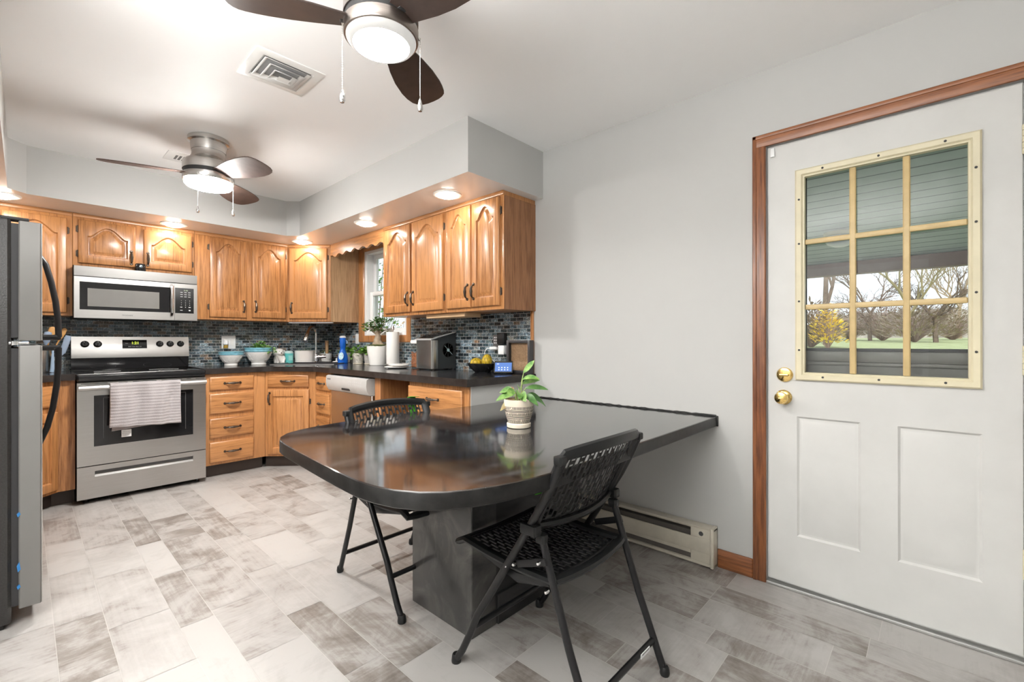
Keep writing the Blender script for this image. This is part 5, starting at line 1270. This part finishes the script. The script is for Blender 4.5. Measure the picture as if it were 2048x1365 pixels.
# ------------------------------------------------------------------ outdoors
GP = [(2.4, -.30), (6.6, -.25), (11, .82), (35, 1.22), (120, 2.2)]
def gz(x):
    for (a, za), (b, zb) in zip(GP, GP[1:]):
        if x <= b: return za+(zb-za)*(x-a)/(b-a)
    return 2.2
m = MB(); m.loft([[(x, y, z) for x, z in GP]+[(120, y, -.6), (2.56, y, -.6)] for y in (-70, 130)]); tag(m.build('lawn', GRASS, sharp=80), kind='structure')
m = MB(); m.box((W+.15, -4, -.22), (6.2, 4.2, -.02)); tag(m.build('porch_floor', DECK), kind='structure')
# porch roof: parallel boards sloping down to the beam
pc = thing('porch_ceiling', 'green grey boarded porch ceiling sloping to the beam', 'porch ceiling', (W+.15, 0, 2.52), kind='structure')
m = MB(); L_ = 3.55; n = 26; sl = .149
for i in range(n):
    x0, x1 = L_*i/n, L_*(i+1)/n
    m.add([(x0, -4, -sl*x0), (x1-.012, -4, -sl*x1+sl*.012), (x1-.012, 3.2, -sl*x1+sl*.012), (x0, 3.2, -sl*x0), (x1-.012, -4, -sl*x1+.012), (x1, -4, -sl*x1+.012), (x1, 3.2, -sl*x1+.012), (x1-.012, 3.2, -sl*x1+.012)], [(0, 3, 2, 1), (1, 2, 7, 4), (4, 7, 6, 5)])
m.build('boards', PORCH, pc, smooth=False)
m = MB(); m.loft([[(-.1, y, .03), (L_+.3, y, -sl*L_+.03-.04), (L_+.3, y, -sl*L_+.12), (-.1, y, .14)] for y in (-4.2, 3.3)]); m.build('roof_deck', P('porch_shadow_gap', (.14, .19, .17), .8), pc)
bm_ = bx('porch_beam', (0, -4.2, 0), (.14, 3.2, .13), BEAM); bm_.location = (6.02, 0, 1.86); tag(bm_, kind='structure')
po = bx('porch_post', (0, 0, 0), (.12, .12, 1.9), BEAM); po.location = (6.03, 2.6, -.03); tag(po, kind='structure')
t = thing('porch_lamp', 'round white dome lamp on the porch ceiling', 'lamp', (5.12, .635, 2.128))
m = MB(); m.lathe([(.13, .012), (.13, -.02), (.12, -.03)], n=24); m.build('base_ring', CREAM, t)
m = MB(); m.lathe([(.125, -.028), (.124, -.055), (.10, -.095), (.05, -.118), (.0001, -.122)], n=28, cap0=False); m.build('dome', VINYL, t)
# trees and shrubs
def tree(name, label, loc, h, r, seed, mat, spread=.55, depth=5, lean=0, trunk=.3, minr=.004):
    random.seed(seed); m = MB()
    def grow(p, d, l, rad, k):
        q = p+d*l; mid = (p+q)/2+Vector((random.uniform(-1, 1), random.uniform(-1, 1), 0))*l*.06
        m.tube([p, mid, q], [rad, rad*.85, rad*.7], 5 if k > 2 else 4, False)
        if k == 0: return
        for i in range(3 if k > 1 else 2):
            nd = (d+Vector((random.uniform(-1, 1), random.uniform(-1, 1), random.uniform(-.35, .65)))*spread).normalized()
            grow(q if i < 2 else mid, nd, l*random.uniform(.62, .85), rad*.62, k-1)
    grow(Vector((0, 0, 0)), Vector((lean, .0, 1)).normalized(), h*trunk, r, depth)
    o = m.build(name, mat, None, loc); return tag(o, label, 'tree')
def out(px, d):   # point on the lawn seen at photo column px, d metres away along the view axis
    v = F*d + RR*((px-1024)/908.84*d); return (v.x, v.y, gz(v.x)-.03)
tree('tree', 'bare tree with a straight trunk behind the yellow shrub', out(1652, 18), 7.5, .12, 3, BARKO, .6, 6, 0, .36)
tree('tree', 'bare spreading tree left of the door window centre bar', out(1740, 24), 7.5, .10, 5, BARKO, .8, 6, .1, .2)
tree('tree', 'bare tree with mossy forked trunk behind the middle panes', out(1812, 20), 7.5, .11, 9, P('bark_mossy', (.33, .27, .14), .9), .6, 6, -.25, .25)
tree('tree', 'bare low branching tree seen through the right panes', out(1872, 19), 6.5, .10, 14, BARKO, .75, 6, .2, .16)
tree('tree', 'bare tall tree at the right edge of the door glass', out(1920, 28), 9, .12, 17, P('bark_pale', (.36, .27, .17), .9), .65, 6, 0, .22)
def shrub(name, label, loc, rx, h, n, mats, seed, sticks=True, ln=.25, wd=.09, smat=None):
    t = thing(name, label, 'shrub', loc); random.seed(seed)
    m = MB()
    for i in range(n):
        a = random.uniform(0, 2*PI); l = random.uniform(.3, 1)*h; s = random.uniform(.2, 1)*rx
        m.tube([(0, 0, 0), (math.cos(a)*s*.4, math.sin(a)*s*.4, l*.55), (math.cos(a)*s, math.sin(a)*s, l)], [.011, .007, .003], 4, False)
    m.build('branches', smat or TWIG, t)
    if mats:
        m = MB(); bush(m, (0, 0, h*.12), rx*.9, h*.85, n*9, ln, wd, .1, len(mats), seed, .5); m.build('foliage', mats, t)
shrub('forsythia', 'bright yellow forsythia shrub on the lawn', out(1656, 14), .62, 1.45, 50, [FORS], 3, True, .12, .06)
for i, (px, d, rx, h, lb) in enumerate(((1622, 15, 1.2, 1.7, 'brown bare thicket left of the yellow shrub'), (1700, 26, 2.2, 2.3, 'reddish bare brush behind the yellow shrub'), (1765, 24, 2.4, 2.6, 'bare brush behind the middle panes of the door'), (1830, 20, 1.8, 2.0, 'twiggy brush at the base of the low branching tree'), (1905, 24, 2.4, 2.2, 'green brown hedge brush behind the right panes'))):
    shrub('shrub', lb, out(px, d), rx, h, 150, [[TWIG, leafmat('brush_leaf%d' % i, (.30, .2, .15), (.36, .3, .18), 2)][1]] if i != 2 else [TWIG], 50+i, True, .22, .05)
m = MB(); random.seed(1)
pr2 = [(k*3.0-40, 1.2+.9*math.sin(k*.9)+random.random()*.8) for k in range(40)]
m.loft([[(0, y, 0) for y, z in pr2]+[(0, y, z) for y, z in pr2[::-1]], [(4, y, 0) for y, z in pr2]+[(4, y, z) for y, z in pr2[::-1]]])
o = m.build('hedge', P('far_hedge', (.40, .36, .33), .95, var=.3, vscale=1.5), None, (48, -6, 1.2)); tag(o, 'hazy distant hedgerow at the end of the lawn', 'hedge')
# greenery outside the kitchen window
shrub('shrub', 'evergreen shrub outside the kitchen window, upper right', (6.5, 11.1, -.3), .9, 4.6, 60, [L4, L1], 70, True, .12, .07, BARKO)
shrub('shrub', 'tan dried shrub outside the kitchen window, lower right', (6.4, 9.7, -.3), .8, 2.1, 50, [P('dry_leaf', (.45, .34, .2), .9)], 71, True, .12, .05, TWIG)
